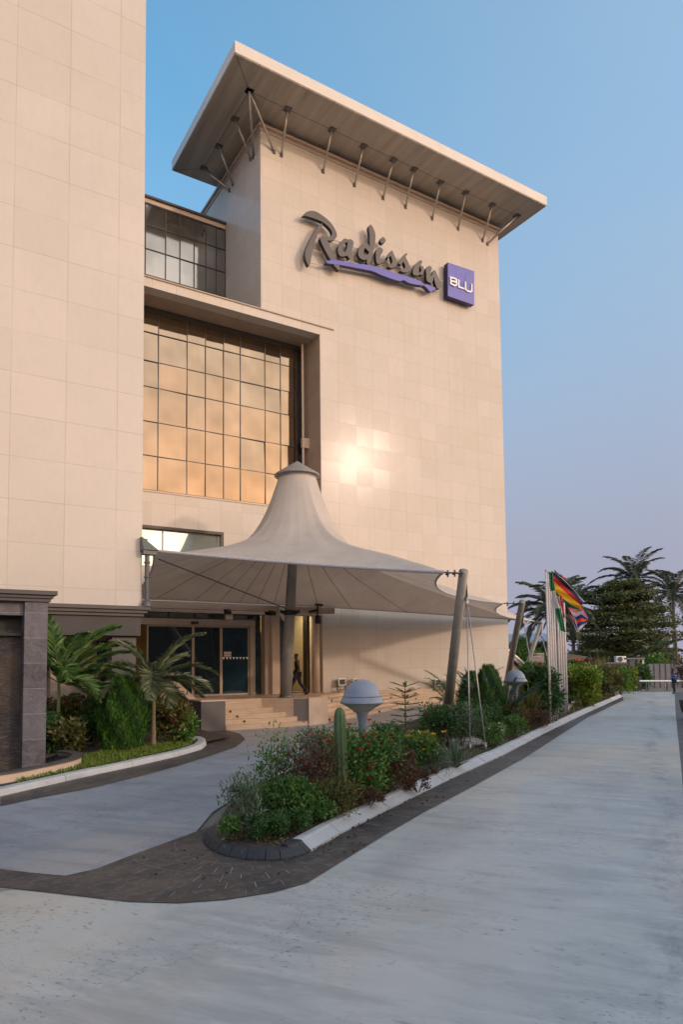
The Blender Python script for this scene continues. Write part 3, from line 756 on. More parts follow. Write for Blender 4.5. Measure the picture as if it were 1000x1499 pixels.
m = MB(); m.box((LX, GY+.08, 9.0), (17, GY+.3, 18.3)); P_(m, 'back_panel', M['dark'])
# low strip window left of the canopy
o = glazing('strip_window', [2.2, 5.0, 7.0, 9.0, 11.52], [6.5, 8.05], FY+.22, M['teal_glass'], .002, M['frame'], .05); o['label'] = 'pale blue reflecting strip window just above the canopy edge'
m = MB(); m.box((LX, FY-.004, 8.05), (11.64, FY+.3, 8.168)); m.box((11.52, FY-.004, 6.5), (11.636, FY+.3, 8.05)); P_(m, 'window_head', M['dark'])
# set-back upper storey
gx = [4.0, 5.2, 6.4, 7.6, 8.8, 9.33, 10.33, 11.05, 11.78, 12.4, 12.95, 13.46]
o = glazing('upper_window', gx, [18.7, 19.9, 21.2, 22.5, 23.7, 24.75], YB-.05, M['grey_glass'], .006, M['dark'], .045); o['label'] = 'grey glazing grid of the set-back top storey'
m = MB(); m.box((LX, YB-.0, 18.7), (X0-.01, YB+8, 24.8)); P_(m, 'upper_storey_wall', M['grey_wall'])
m = MB(); m.box((LX, YB-.1, 24.8), (X0-.01, YB+8, 25.02)); P_(m, 'parapet', M['beige'])
m = MB(); m.box((LX, YB-.22, 25.022), (X0-.01, YB+8, 25.12)); P_(m, 'parapet_coping', M['cornice'])

# ---------------------------------------------------------------- entrance front
EY = 28.35
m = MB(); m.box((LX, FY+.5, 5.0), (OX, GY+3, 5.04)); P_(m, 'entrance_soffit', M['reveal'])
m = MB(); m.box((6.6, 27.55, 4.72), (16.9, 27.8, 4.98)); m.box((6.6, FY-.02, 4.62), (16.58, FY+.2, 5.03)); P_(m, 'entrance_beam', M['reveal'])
m = MB(); m.box((LX, 31.4, .9), (17, 31.6, 5.0)); P_(m, 'lobby_back_wall', M['interior'])
em = NT('lit_lobby_lamp'); em.b.inputs['Emission Color'].default_value = (1, .78, .45, 1); em.b.inputs['Emission Strength'].default_value = 16
m = MB(); m.box((13.4, 29.6, 4.9), (16.3, 30.1, 4.97)); P_(m, 'lobby_lamp', em.mat)
def ex(px, py=960, Y=EY): return onY(px, py, Y).x
def ez(px, py, Y=EY): return onY(px, py, Y).z
zt1, zt0 = ez(280, 882), ez(280, 906)   # transom band
zd1 = ez(345, 917)
# glass panes: (x0,x1,y_top,y_bottom) in sight-line terms, standing in the plane EY
def pane(name, xa, xb, za, zb, mat, Y=EY, fr=M['dark'], t=.05):
    mb = MB(); mb.add([(xa, Y, za), (xb, Y, za), (xb, Y, zb), (xa, Y, zb)], [(0, 1, 2, 3)]); o = P_(mb, name, mat)
    f = MB(); f.box((xa, Y-.03, za), (xa+t, Y+.03, zb)); f.box((xb-t, Y-.03, za), (xb, Y+.03, zb)); f.box((xa+t, Y-.03, zb-t), (xb-t, Y+.03, zb)); f.box((xa+t, Y-.03, za), (xb-t, Y+.03, za+t))
    sub(f, 'frame', fr, o); return o
M['shade_glass'] = simple('smoked_transom_glass', (.035, .06, .058), .05, .3, .8, spec=.8)
M['side_glass'] = simple('reflecting_side_glass', (.10, .11, .13), .06, .5, 1.0, spec=.7)
pane('transom_window', ex(200), ex(246), zt0, zt1, M['side_glass']); pane('transom_window', ex(246), ex(285), zt0, zt1, M['shade_glass']); pane('transom_window', ex(285), ex(316), zt0, zt1, M['shade_glass'])
m = MB(); m.box((ex(316), EY-.06, zt0), (ex(326), EY+.2, 4.72)); P_(m, 'jamb', M['dark'])
m = MB(); m.box((ex(328), EY-.15, zt0), (ex(339), EY+.2, 4.9)); P_(m, 'pilaster', M['beige'])
# door surround
m = MB(); m.box((ex(200), EY-.12, zd1), (ex(372), EY+.15, zt0-.01)); m.box((ex(364.5), EY-.12, T), (ex(372), EY+.15, zd1-.002)); ds = P_(m, 'door_surround', M['frame'], bevel=.01)
m = MB(); m.box((ex(278), EY-.2, zd1+.06), (ex(288), EY-.12, zd1+.16)); sub(m, 'door_sensor', M['black'], ds)
def leafd(xa, xb, mat, lab):
    o = pane('sliding_door', xa, xb, T+.02, zd1-.005, mat, EY-.02, M['frame'], .06); o['label'] = lab; return o
leafd(ex(214), ex(282), M['black_glass'], 'dark sliding glass door leaf half hidden by the palm')
leafd(ex(282), ex(323), M['black_glass'], 'dark glass door leaf left of the closed one')
dl = leafd(ex(323), ex(364), simple('blue_black_door_glass', (.012, .028, .042), .04, .5, .7, spec=.8), 'right-hand door leaf with white notice and a row of small marks')
m = MB(); m.box((ex(327), EY-.06, ez(330, 958)), (ex(337.5), EY-.045, ez(330, 954))); m.box((ex(327), EY-.06, ez(330, 959.5)-.05), (ex(337.5), EY-.045, ez(330, 958.5))); sub(m, 'door_notice', simple('door_notice_paper', (.55, .42, .38), .6, .1), dl)
m = MB()
for i in range(8):
    x = ex(326.5+i*4.9); z = ez(340, 963.7); m.add([(x-.06, EY-.055, z+.05), (x+.06, EY-.055, z+.05), (x, EY-.055, z-.06)], [(0, 2, 1)])
sub(m, 'door_marks', M['white'], dl)
# glazed bay right of the doors, two square piers
pane('side_window', ex(340), ex(384), ez(360, 925), 4.72, M['shade_glass'], EY+.22); pane('side_window', ex(373), ex(384.5), T, ez(378, 925)-.01, simple('teal_reflecting_glass', (.03, .06, .075), .05, .5, 1.5, spec=.7), EY+.2)
m = MB(); m.box((ex(385), EY-.2, T), (ex(392.5), EY+.2, 4.9)); P_(m, 'jamb', M['reveal'])
m = MB(); m.box((ex(392.8), EY-.4, T), (ex(404), EY+.1, 4.9)); P_(m, 'pier', M['beige'], bevel=.02)
pane('side_window', ex(404), ex(428), T, 4.72, M['side_glass'], EY+.1)
gl = NT('clear_lobby_glass'); tr = gl.n('ShaderNodeBsdfTransparent'); tr.inputs[0].default_value = (.75, .72, .6, 1); g2 = gl.n('ShaderNodeBsdfGlossy'); g2.inputs['Roughness'].default_value = .03
fz = gl.n('ShaderNodeFresnel'); fz.inputs[0].default_value = 1.6; mm = gl.n('ShaderNodeMixShader'); gl.l(fz.outputs[0], mm.inputs[0]); gl.l(tr.outputs[0], mm.inputs[1]); gl.l(g2.outputs[0], mm.inputs[2]); gl.l(mm.outputs[0], gl.out.inputs[0])
pane('side_window', ex(428), ex(449), T, ez(440, 899), gl.mat, EY+.1)
m = MB(); m.box((ex(428), EY, ez(440, 899)), (ex(449), EY+.2, 4.9)); m.box((ex(448), EY-.1, T), (ex(452), EY+.3, 4.9)); P_(m, 'jamb', M['dark'])
m = MB(); m.tube([(ex(458), EY-.3, T), (ex(458), EY-.3, 4.9)], .17, 24); P_(m, 'round_column', M['beige'], smooth=True)
m = MB(); m.box((ex(462), EY+.1, T), (OX-.002, EY+.4, 4.99)); P_(m, 'dark_return', M['reveal'])
for x_ in (332, 397): # small black lights under the beam
    m = MB(); c = onY(x_, 884, 27.5); m.box((c.x-.12, 27.4, 4.55), (c.x+.12, 27.548, 4.75)); m.tube([(c.x, 27.42, 4.68), (c.x, 27.2, 4.6)], .09, 10); P_(m, 'beam_light', M['black'])
m = MB(); c = onY(426, 884, 27.6)
pl = onY(419, 899, 27.3)
bd = thing('hanging_bird_lamp', 'white bowl shaped floodlight hanging under the beam beside the mast', 'floodlight', pl)
mb = MB(); mb.lathe((0, 0, 0), [(.02, -.35), (.16, -.28), (.30, -.05), (.33, .2), (.28, .3), (.02, .32)], 16); mb.build('shade', M['white'], bd, smooth=True)
mb = MB(); mb.tube([(0, 0, .3), (.02, .05, .62)], .02, 6); mb.build('bracket', M['black'], bd)
# cctv / dark spotlight on the round column
c = onY(465, 893, 27.5)
cc = thing('column_spotlight', 'black spotlight and camera bracket at the top of the right-hand entrance column', 'spotlight', c)
mb = MB(); mb.tube([(0, 0, -.25), (0, 0, -.62)], [.12, .15], 12); mb.build('lamp_body', M['black'], cc)
mb = MB(); mb.tube([(0, 0, -.25), (0, 0, .25)], .035, 8); mb.tube([(-.45, 0, -.1), (.02, 0, .0)], .05, 8); mb.box((-.1, -.05, .2), (.25, .05, .28)); mb.build('bracket', M['black'], cc)

# ---------------------------------------------------------------- terrace and steps
ter = thing('entrance_terrace', 'raised stone entrance platform with grey side walls under the canopy', 'terrace', (11, 26, 0))
E0 = onZ(330, 1024, T); Bx0 = E0.x-.02; TY = 25.2
ptsT = [(-2, 27.0), (9.0, 27.0), (9.0, TY), (12.0, TY), (13.45, 24.0)]
pA = g(450, 1023, T); pB = g(472, 1021.5, T)
Tc = [Vector((14.35, 24.9, T)), Vector((16.0, 26.3, T)), Vector((18.2, 27.35, T+.02)), Vector((21.0, 27.85, T+.02)), Vector((24.5, 28.0, T+.02)), Vector((27.5, 28.1, T+.02))]
Bc = [Vector((14.2, 24.3, 0)), Vector((16.4, 24.35, 0)), Vector((18.6, 24.8, 0)), Vector((21.2, 26.0, 0)), Vector((24.5, 26.9, 0)), Vector((27.9, 27.6, 0))]
poly = ptsT + [(14.3, 24.0), (14.35, 24.9)] + [(p.x, p.y) for p in Tc[1:]] + [(27.5, 28.16), (16.55, 28.16), (16.55, 31.4), (-2, 31.4)]
m = MB(); m.prism(poly, -.1, T-.005)
o = P_(m, 'platform', M['steps'], ter)
m = MB()
for a, b in (((12.02, TY), (13.45, 24.0)),):
    a = Vector((*a, 0)); b = Vector((*b, 0)); t = (b-a).normalized(); n = Vector((t.y, -t.x, 0))
    q = [a+n*.004, b+n*.004]; m.add([q[0]-Vector((0, 0, .05)), q[1]-Vector((0, 0, .05)), q[1]+Vector((0, 0, T-.04)), q[0]+Vector((0, 0, T-.04))], [(0, 1, 2, 3)])
P_(m, 'grey_front_panel', simple('dark_mosaic_panel', (.19, .17, .165), .6, .15, 30), ter)
m = MB(); m.box((13.45, 23.93, -.1), (14.32, 24.9, T+.004)); P_(m, 'end_pier', simple('pinkish_pier_stone', (.50, .385, .30), .5, .12, 2), ter)
# steps on the left: each one ends further right than the one above
st = thing('entrance_steps', 'flight of five travertine steps left of the canopy mast', 'steps', (10.2, 24.5, 0))
ends = [12.0, 12.35, 12.75, 13.1, 13.45]
for k in range(5):
    z1 = T-(k+1)*T/6; y0 = TY-(k+1)*.24; m = MB()
    pl_ = [(10.0, y0), (ends[k]-.15, y0), (ends[k], y0-.01)] 
    xe = ends[k]+.02
    yr = TY-(xe-12.0)*1.2/1.45
    m.prism([(10.0, y0), (xe-.3, y0-.0), (xe, max(y0-.02, yr)) if yr > y0 else (xe, y0), (12.0, TY), (10.0, TY)], z1-T/6-.02, z1)
    so_ = P_(m, 'step', M['steps'], st, bevel=.012)
    if k < 4:
        lx = 10.25+k*.18; mm_ = MB(); mm_.box((lx, y0-.012, z1-.12), (lx+.09, y0-.002, z1-.04)); sub(mm_, 'step_light', M['black'], so_)
# curved steps on the right
st2 = thing('curved_steps', 'long curved flight of travertine steps along the foot of the tower wall', 'steps', (19, 26, 0))
Tc_, Bc_ = smooth(Tc, 2), smooth(Bc, 2)
for k in range(5):
    m = MB(); vs = []; n = len(Tc_)
    for a, b in zip(Tc_, Bc_):
        zb = hgt(b.x, b.y); rise = (T-zb)/6
        z1 = zb+rise*(k+1); pf = b.lerp(a, k/5); pb = a.copy()
        vs += [(pf.x, pf.y, zb-.1 if k == 0 else z1-rise-.01), (pf.x, pf.y, z1), (pb.x, pb.y, z1), (pb.x, pb.y, z1-rise-.01)]
    fs = []
    for i in range(n-1):
        for q in range(4):
            if q == 3: continue
            fs.append((i*4+q, (i+1)*4+q, (i+1)*4+q+1, i*4+q+1))
    fs += [(0, 1, 2, 3), ((n-1)*4+3, (n-1)*4+2, (n-1)*4+1, (n-1)*4)]
    m.add(vs, fs); s_ = P_(m, 'step', M['steps'], st2)
    bm = bmesh.new(); bm.from_mesh(s_.data); bmesh.ops.recalc_face_normals(bm, faces=bm.faces[:])
    bm.to_mesh(s_.data); bm.free()
    mm_ = MB()
    for q in range(3):
        i = 2+((k*3+q*5) % (n-4)); b = Vector(vs[i*4+1]); mm_.box((b.x-.04, b.y-.02, b.z-.12), (b.x+.04, b.y+.01, b.z-.04))
    sub(mm_, 'step_light', M['black'], s_)
# ramp parapet on the left
rp = thing('ramp_parapet', 'sloping grey side wall with beige coping left of the entrance steps', 'parapet', (9.5, 25, 0))
m = MB(); m.box((9.05, 24.0, -.1), (9.98, TY, T)); P_(m, 'wall_block', M['grey_wall'], rp)
m = MB(); m.box((9.02, 23.97, T+.002), (10.02, TY+.02, T+.06)); 
m.add([(9.02, TY+.02, T+.002), (9.32, TY+.02, T+.002), (8.95, 27.6, 2.1), (8.65, 27.6, 2.1), (9.02, TY+.02, T+.06), (9.32, TY+.02, T+.06), (8.95, 27.6, 2.16), (8.65, 27.6, 2.16)], [(0,3,2,1),(4,5,6,7),(0,1,5,4),(1,2,6,5),(2,3,7,6),(3,0,4,7)])
P_(m, 'coping', M['beige'], rp)
m = MB(); m.add([(9.05, TY, -.1), (9.29, TY, -.1), (8.92, 27.6, -.1), (8.68, 27.6, -.1), (9.05, TY, T), (9.29, TY, T), (8.92, 27.6, 2.098), (8.68, 27.6, 2.098)], [(0,3,2,1),(4,5,6,7),(0,1,5,4),(1,2,6,5),(2,3,7,6),(3,0,4,7)])
P_(m, 'sloping_wall', M['grey_wall'], rp)
# floodlights standing at the foot of the wall
fl0 = None
for i, (px, lab) in enumerate(((500, 'small white floodlight at the wall foot nearest the entrance'), (519, 'small floodlight at the wall foot just behind the mushroom lamp dome'), (640, 'small white floodlight at the wall foot left of the leaning canopy pole'), (654, 'small white floodlight half behind the nearest leaning canopy pole'))):
    p = onY(px, 1006, FY-.25)
    if fl0 is None:
        fl0 = o = thing('wall_floodlight', lab, 'floodlight', p, group='floodlights at the foot of the tower wall')
        mb = MB(); mb.box((-.2, -.08, .08), (.2, .1, .42)); mb.build('housing', M['white'], o, bevel=.02)
        mb = MB(); mb.box((-.24, -.02, -.12), (-.2, .04, .3)); mb.box((.2, -.02, -.12), (.24, .04, .3)); mb.box((-.24, -.05, -.14), (.24, .06, -.1)); mb.build('bracket', M['poledark'], o)
        mb = MB(); mb.box((-.15, -.1, .13), (.15, -.081, .37)); mb.build('lens', M['side_glass'], o)
    else:
        o = copy_tree(fl0); o.location = p; o['label'] = lab
        o.rotation_euler = (0, 0, random.uniform(-.5, .5))

# ---------------------------------------------------------------- near wing on the left
WY = 22.0; WX = 6.31; WZ = 4.27
wing = thing('hotel_wing', 'plain beige stone clad block filling the left edge above the charcoal ledge', 'building', (0, 25, 0))
m = MB(); m.box((-16, WY, WZ), (WX, 27.9, 31)); P_(m, 'stone_wall', M['wing'], wing)
m = MB(); m.box((-16, WY-.10, WZ-.08), (WX+.10, 27.95, WZ+.03)); m.box((-16, WY-.17, WZ-.03), (WX+.17, 28.0, WZ+.0))
m = MB()
for o_, z0_, z1_ in ((.22, 4.16, 4.27), (.14, 4.06, 4.158), (.06, 3.96, 4.058)): m.box((-16, WY-o_, z0_), (WX+o_, 27.9+o_, z1_))
P_(m, 'charcoal_ledge', M['cornice'], wing)
M['band'] = simple('dark_grey_band_render', (.055, .052, .052), .6, .12, 1.5)
m = MB(); m.box((-16, WY+.02, 3.35), (WX-.02, WY+.3, 3.958)); m.box((WX-.3, WY+.3, 3.35), (WX-.02, 27.5, 3.958)); P_(m, 'fascia_band', M['band'], wing)
m = MB(); m.box((-16, WY+.3, 3.3), (WX-.3, 27.5, 3.36)); P_(m, 'soffit', M['reveal'], wing)
m = MB(); m.box((5.45, WY+.2, 0), (6.2, WY+.9, 3.352)); P_(m, 'column', M['grey_wall'], wing)
m = MB(); m.box((3.9, 23.6, 0), (5.3, 23.9, 3.3)); m.box((-6, 24.9, 0), (4.2, 25.2, 3.3)); P_(m, 'ground_floor_wall', M['beige'], wing)
m = MB(); m.box((5.3, 24.2, 0), (9.0, 24.3, 3.3)) if 0 else m.box((4.2, 25.6, 0), (6.4, 25.7, 3.3)); P_(m, 'ground_floor_glass', M['black_glass'], wing)

# ================================================================ tensile canopy
MT = Vector((12.84, 23.64, 9.62))
A = atd(224, 806, 22.6); B = Vector((13.0, 15.2, 4.98)); Cc = Vector((22.35, 22.15, 4.98)); D_ = Vector((30.7, 28.0, 4.72)); Fp = Vector((16.2, 27.75, 5.05)); Gp = Vector((7.3, 27.2, 5.05))
canopy = thing('membrane_canopy', 'pale tent-like fabric canopy with a tall flared cone over the entrance', 'canopy', MT)
corners = [A, B, Cc, D_, Fp, Gp]; sags = [.55, 1.25, 1.1, .15, .15, .3]
Bd = []
for i, a in enumerate(corners):
    b = corners[(i+1) % 6]; n = 32; nrm = (b-a).cross(Vector((0, 0, 1))).normalized()
    mid = (a+b)/2
    if (MT-mid).dot(nrm) < 0: nrm = -nrm
    for k in range(n):
        s = k/n; p = a.lerp(b, s)+nrm*sags[i]*4*s*(1-s)
        Bd.append(p)
NB = len(Bd); rr0 = .745; NR = 44
ring = []
for p in Bd:
    d = (p-MT); a = math.atan2(d.y, d.x); ring.append(Vector((MT.x+rr0*math.cos(a), MT.y+rr0*math.sin(a), 9.63)))
xy = np.zeros((NR+1, NB, 3))
for j in range(NB):
    q0, q1 = ring[j], Bd[j]; Rr = (Vector((q1.x, q1.y))-Vector((MT.x, MT.y))).length
    for i in range(NR+1):
        s = i/NR; r_ = rr0*(Rr/rr0)**s; t = (r_-rr0)/(Rr-rr0); p = q0.lerp(q1, t)
        xy[i, j] = (p.x, p.y, q0.z+(q1.z-q0.z)*s)
Z = xy[:, :, 2].copy()
# tension: relax heights on the log-polar net (harmonic there = harmonic in plan)
lr = np.log(np.linalg.norm(xy[-1, :, :2]-np.array([MT.x, MT.y]), axis=1)/rr0)/NR
ang_ = np.unwrap(np.array([math.atan2(p.y-MT.y, p.x-MT.x) for p in Bd]))
da = np.abs(np.roll(ang_, -1)-ang_); da[-1] = abs(2*math.pi-abs(ang_[-1]-ang_[0])); da = np.maximum(da, .01); db = np.roll(da, 1)
for it in range(2500):
    wr = 1/lr[None, :]**2
    up, dn = Z[:-2], Z[2:]; lf = np.roll(Z, 1, 1)[1:-1]; rt = np.roll(Z, -1, 1)[1:-1]
    wl = 2/(db*(da+db)); wr2 = 2/(da*(da+db))
    Z[1:-1] = (wr*(up+dn)+wl*lf+wr2*rt)/(2*wr+wl+wr2)
# slightly slimmer neck, as fabric under hoop tension
for i in range(NR+1):
    s = i/NR; Z[i] -= .46*math.sin(math.pi*min(1, s*1.15))**1.5*(Z[0, 0]-5)/4.6*(1 if s < .87 else 0)
for i in range(NR+1):
    Z[i] += (.02*np.abs(np.cos(14*ang_))-.009)*math.sin(math.pi*i/NR)
vs = [(xy[i, j, 0]-MT.x, xy[i, j, 1]-MT.y, Z[i, j]-MT.z) for i in range(NR+1) for j in range(NB)]
fs = [(i*NB+j, (i+1)*NB+j, (i+1)*NB+(j+1) % NB, i*NB+(j+1) % NB) for i in range(NR) for j in range(NB)]
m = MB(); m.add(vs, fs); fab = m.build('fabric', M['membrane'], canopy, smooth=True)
bm = bmesh.new(); bm.from_mesh(fab.data); bmesh.ops.recalc_face_normals(bm, faces=bm.faces[:])
if sum(f.normal.z for f in bm.faces) < 0: bmesh.ops.reverse_faces(bm, faces=bm.faces[:])
bm.to_mesh(fab.data); bm.free()
m = MB(); E_ = [p-MT for p in Bd]; m.tube(E_[:33]+[], .055, 8); m.tube(E_[32:], .03, 8); P2 = m.build('edge_rope', simple('frayed_edge_webbing', (.50, .48, .50), .7, .25, 25, bump=.5), canopy)
m = MB(); m.lathe((0, 0, 0), [(.02, .72), (.05, .70), (.88, .17), (.90, .11), (.87, .09), (.76, .10), (.75, -.03)], 40); m.build('cone_cap', simple('cap_grey_sheet', (.25, .235, .22), .5, .15, 5), canopy, smooth=False)
# central mast
mast = thing('canopy_mast', 'thick grey leaning mast carrying the canopy cone beside the entrance steps', 'mast', onZ(418, 1021, T))
mb_ = Vector(mast.location); top = Vector((12.84, 23.66, 9.7))-mb_
m = MB(); m.tube([(0, 0, -.03), top*.25, top*.55, top], [.235, .225, .19, .15], 28); m.build('shaft', M['pole'], mast, smooth=True)
m = MB(); m.lathe((0, 0, -.02), [(.34, 0), (.34, .04), (.26, .05), (.25, .10)], 24); m.build('base_plate', M['poledark'], mast)
k_ = top*.39
m = MB(); m.lathe(k_, [(.22, -.1), (.27, -.08), (.27, .08), (.22, .1)], 20)
for a in range(0, 360, 60):
    e = Vector((math.cos(R(a)), math.sin(R(a)), 0)); m.tube([k_+e*.24, k_+e*.42+Vector((0, 0, .05))], .06, 8)
m.build('lamp_collar', M['black'], mast)
# leaning edge poles with their stays
def edgepole(base, topp, corner, lab, stays, rad=(.15, .12), first=False):
    t = thing('canopy_pole', lab, 'pole', base, group='leaning poles along the canopy edge')
    b = Vector(base); tt = Vector(topp)-b
    m = MB(); m.tube([(0, 0, -.1), tt*.5, tt], [rad[0], (rad[0]+rad[1])/2, rad[1]], 24); m.build('shaft', M['pole'], t, smooth=True)
    c = Vector(corner)-b; d = (c-tt)
    m = MB(); s = d.normalized(); sd = s.cross(Vector((0, 0, 1))).normalized()*.07
    for q in (-1, 1): m.tube([tt+sd*q-Vector((0, 0, .08)), c+sd*q*.6], .018, 6)
    for f in (.12, .45, .8):
        p = tt.lerp(c, f)-Vector((0, 0, .05)); m.tube([p-sd*1.9, p+sd*1.9], .035, 6)
        m.tube([p-Vector((0, 0, .10)), p+Vector((0, 0, .10))], .028, 6)
    m.build('turnbuckle', M['poledark'], t)
    # lug where the stays are pinned
    u = tt.normalized(); out = Vector((.58, -.81, 0)); lug = tt*.86+out*.13
    m = MB(); q = Vector((.81, .58, 0))*.012
    for sgn in (-1, 1):
        m.add([tt+q*sgn+out*.08, tt*.80+q*sgn+out*.08, lug+q*sgn+out*.08], [(0, 1, 2)])
    m.tube([lug-q*5+out*.05, lug+q*5+out*.05], .03, 6)
    m.build('stay_lug', M['poledark'], t)
    for sx in stays:
        e = Vector(sx)-b; a = lug+out*.05
        m = MB(); m.tube([a, e], .019, 8); m.tube([a, a.lerp(e, .07)], .04, 6); m.tube([e, e.lerp(a, .04)], .035, 6); m.build('stay_cable', M['cable'], t, smooth=True)
    return t
def pt(px, py, z=.1): p = onZ(px, py, z); return p
tB = onZ(679, 836, 5.02); tC = onZ(765, 881, 5.02); tD = onZ(793, 911, 4.66)
s1 = pt(689, 1098); s2 = pt(712, 1097)
bB = onZ(652, 1068, .1)
edgepole((bB.x, bB.y, .1), tB, Bd[32], 'nearest leaning canopy pole with two steel stays down to the gravel', [s1, s2], (.17, .135))
print('poleB', bB, tB)
bC = onZ(736, 1030, .15)
edgepole((bC.x, bC.y, .1), tC, Bd[64], 'middle leaning canopy pole rising out of the palm fronds', [(tC.x+.35, tC.y-.5, .1)], (.17, .135))
bD = onZ(767, 1005, .15)
edgepole((tD.x-.9, tD.y+1.3, .1), tD, Bd[96], 'farthest leaning canopy pole near the flagpoles', [(tD.x+1.0, tD.y-.3, .1)], (.14, .11))
# upright post on the wing ledge holding the near left corner
pa = atd(213, 812, 22.1)
po = thing('corner_post', 'dark round post standing on the charcoal ledge holding the canopy corner', 'post', (WX+.13, WY-.12, 4.27))
hh = pa.z-4.27
m = MB(); m.tube([(0, 0, 0), (0, 0, hh)], .075, 14); m.lathe((0, 0, 0), [(.16, 0), (.15, .12), (.09, .2)], 14); m.lathe((0, 0, hh-.28), [(.09, 0), (.1, .02), (.1, .05), (.08, .07)], 14); m.lathe((0, 0, hh*.55), [(.08, 0), (.095, .02), (.095, .05), (.08, .07)], 14); m.build('shaft', M['poledark'], po, smooth=False)
m = MB(); m.box((-.16, -.14, hh), (.26, .14, hh+.12)); m.box((-.2, -.1, hh+.12), (-.02, .1, hh+.5)); cA = A-Vector(po.location); m.tube([(0, 0, hh+.1), cA], .03, 6); m.build('head_bracket', M['poledark'], po)
m = MB(); m.add([(-.16, -.15, hh+.14), (.32, -.2, hh+.14), (.32, .12, hh+.14), (-.16, .12, hh+.14), (-.2, -.1, hh+.56), (-.2, .12, hh+.56)], [(0, 1, 2, 3), (0, 4, 5, 3), (1, 4, 0), (2, 3, 5), (1, 2, 5, 4)]); m.build('flood_lamp', M['shade_glass'], po)
cb = MB(); cb.tube([A+Vector((.2, .1, -.25)), Vector(mast.location)+k_+Vector((0, 0, .1))], .022, 6)
setp(cb.build('canopy_cable', M['poledark'], None), 'thin dark cable slanting under the canopy from its left corner to the mast collar', 'cable')

# ================================================================ signs
def catmull(pts, n=4):
    out = []; N = len(pts)
    for i in range(N):
        p0, p1, p2, p3 = [Vector(pts[(i+k-1) % N]) for k in range(4)]
        for j in range(n):
            t = j/n; out.append(.5*((2*p1)+(p2-p0)*t+(2*p0-5*p1+4*p2-p3)*t*t+(3*p1-p0-3*p2+p3)*t**3))
    return out
def plate(name, loops, Y0, Y1, mats, parent, sm=True, corner=False):
    """loops of photo-survey points on the sign face plane Y0; extruded back to Y1"""
    L3 = []
    for lp in loops:
        q = catmull([Vector((a, b)) for a, b in lp], 4) if sm else [Vector(p) for p in lp]
        L3.append([onY(p.x, p.y, Y0) for p in q])
    flat = [v for l in L3 for v in l]
    tr = tessellate_polygon([[Vector((v.x, v.z, 0)) for v in l] for l in L3])
    mb = MB(); mb.m = 0; n = len(flat)
    vs = [(v.x, Y0, v.z) for v in flat]+[(v.x, Y1, v.z) for v in flat]
    f0 = []
    for t in tr:
        a, b, c = [flat[i] for i in t]; cr = (b-a).cross(c-a).y
        f0.append(t if cr < 0 else (t[0], t[2], t[1]))
    mb.add(vs, f0); mb.m = 1; o = 0
    side = []
    for l in L3:
        k = len(l); side += [(o+i, o+(i+1) % k, o+(i+1) % k+n, o+i+n) for i in range(k)]; o += k
    mb.f += side; mb.mi += [1]*len(side)
    ob = P_(mb, name, mats, parent)
    return ob
c1 = lambda P: [(435+x/10, 300+y/10) for x, y in P]
c2 = lambda P: [(520+x/10, 320+y/10) for x, y in P]
c3 = lambda P: [(600+x/10, 350+y/10) for x, y in P]
sign = thing('script_sign', 'big dark script lettering with violet underline on the tower wall', 'sign', (18, FY, 22))
YF = FY-.46; YK = FY-.26; LM = [M['letter'], M['letter_side']]
plate('letter_r', [c1([(85,155),(130,108),(200,85),(280,98),(380,160),(470,235),(540,325),(583,430),(560,495),(500,522),(430,510),(375,478),(400,455),(450,468),(490,462),(512,430),(505,380),(450,310),(370,248),(260,200),(130,160)])], YF, YK, LM, sign)
plate('letter_r_left_leg', [c1([(372,275),(350,350),(310,410),(270,510),(240,620),(212,740),(192,860),(168,885),(125,790),(120,690),(170,560),(235,430),(300,320),(352,275)])], YF-.02, YK, LM, sign)
plate('letter_r_right_leg', [c1([(340,478),(395,452),(450,530),(500,640),(560,760),(605,850),(632,940),(605,952),(540,880),(470,770),(400,640),(352,540)])], YF-.02, YK, LM, sign)
plate('letter_a', [c1([(600,620),(640,545),(695,490),(740,505),(790,500),(828,545),(815,620),(800,690),(815,750),(770,785),(735,745),(690,750),(640,752),(605,710)]), c1([(695,570),(735,545),(735,600),(725,650),(695,690),(668,655)])], YF, YK, LM, sign)
plate('letter_d', [c2([(50,540),(50,470),(90,390),(148,345),(190,372),(213,400),(215,250),(200,130),(228,88),(268,140),(298,235),(290,370),(265,480),(238,600),(190,660),(168,640),(180,590),(160,605),(92,592)]), c2([(125,480),(150,430),(175,460),(203,490),(182,530),(140,525)])], YF, YK, LM, sign)
plate('letter_i_dot', [c2([(405,265),(450,315),(415,368),(368,330)])], YF, YK, LM, sign)
plate('letter_i', [c2([(310,470),(350,420),(400,440),(405,485),(375,530),(370,590),(420,590),(470,560),(470,600),(400,645),(345,665),(315,640),(305,560)])], YF, YK, LM, sign)
plate('letter_s', [c2([(540,465),(572,530),(622,640),(602,690),(542,722),(485,700),(520,670),(545,640),(540,590),(515,545),(475,600),(435,612),(490,530)])], YF, YK, LM, sign)
plate('letter_s', [c2([(745,505),(765,525),(742,560),(780,640),(815,720),(792,768),(730,788),(662,762),(700,740),(735,715),(728,670),(705,630),(680,670),(645,660),(635,635),(690,570)])], YF, YK, LM, sign)
plate('letter_o', [c3([(48,470),(80,380),(150,310),(185,330),(165,378),(195,400),(212,450),(190,522),(150,515),(120,532),(60,520)]), c3([(145,400),(165,430),(168,470),(135,490)])], YF, YK, LM, sign)
plate('letter_n', [c3([(240,430),(290,390),(325,430),(305,500),(318,545),(348,470),(375,458),(420,560),(478,670),(455,715),(405,718),(370,630),(350,560),(328,640),(255,612),(243,510)])], YF, YK, LM, sign)
VM = [M['violet'], M['violet_side']]
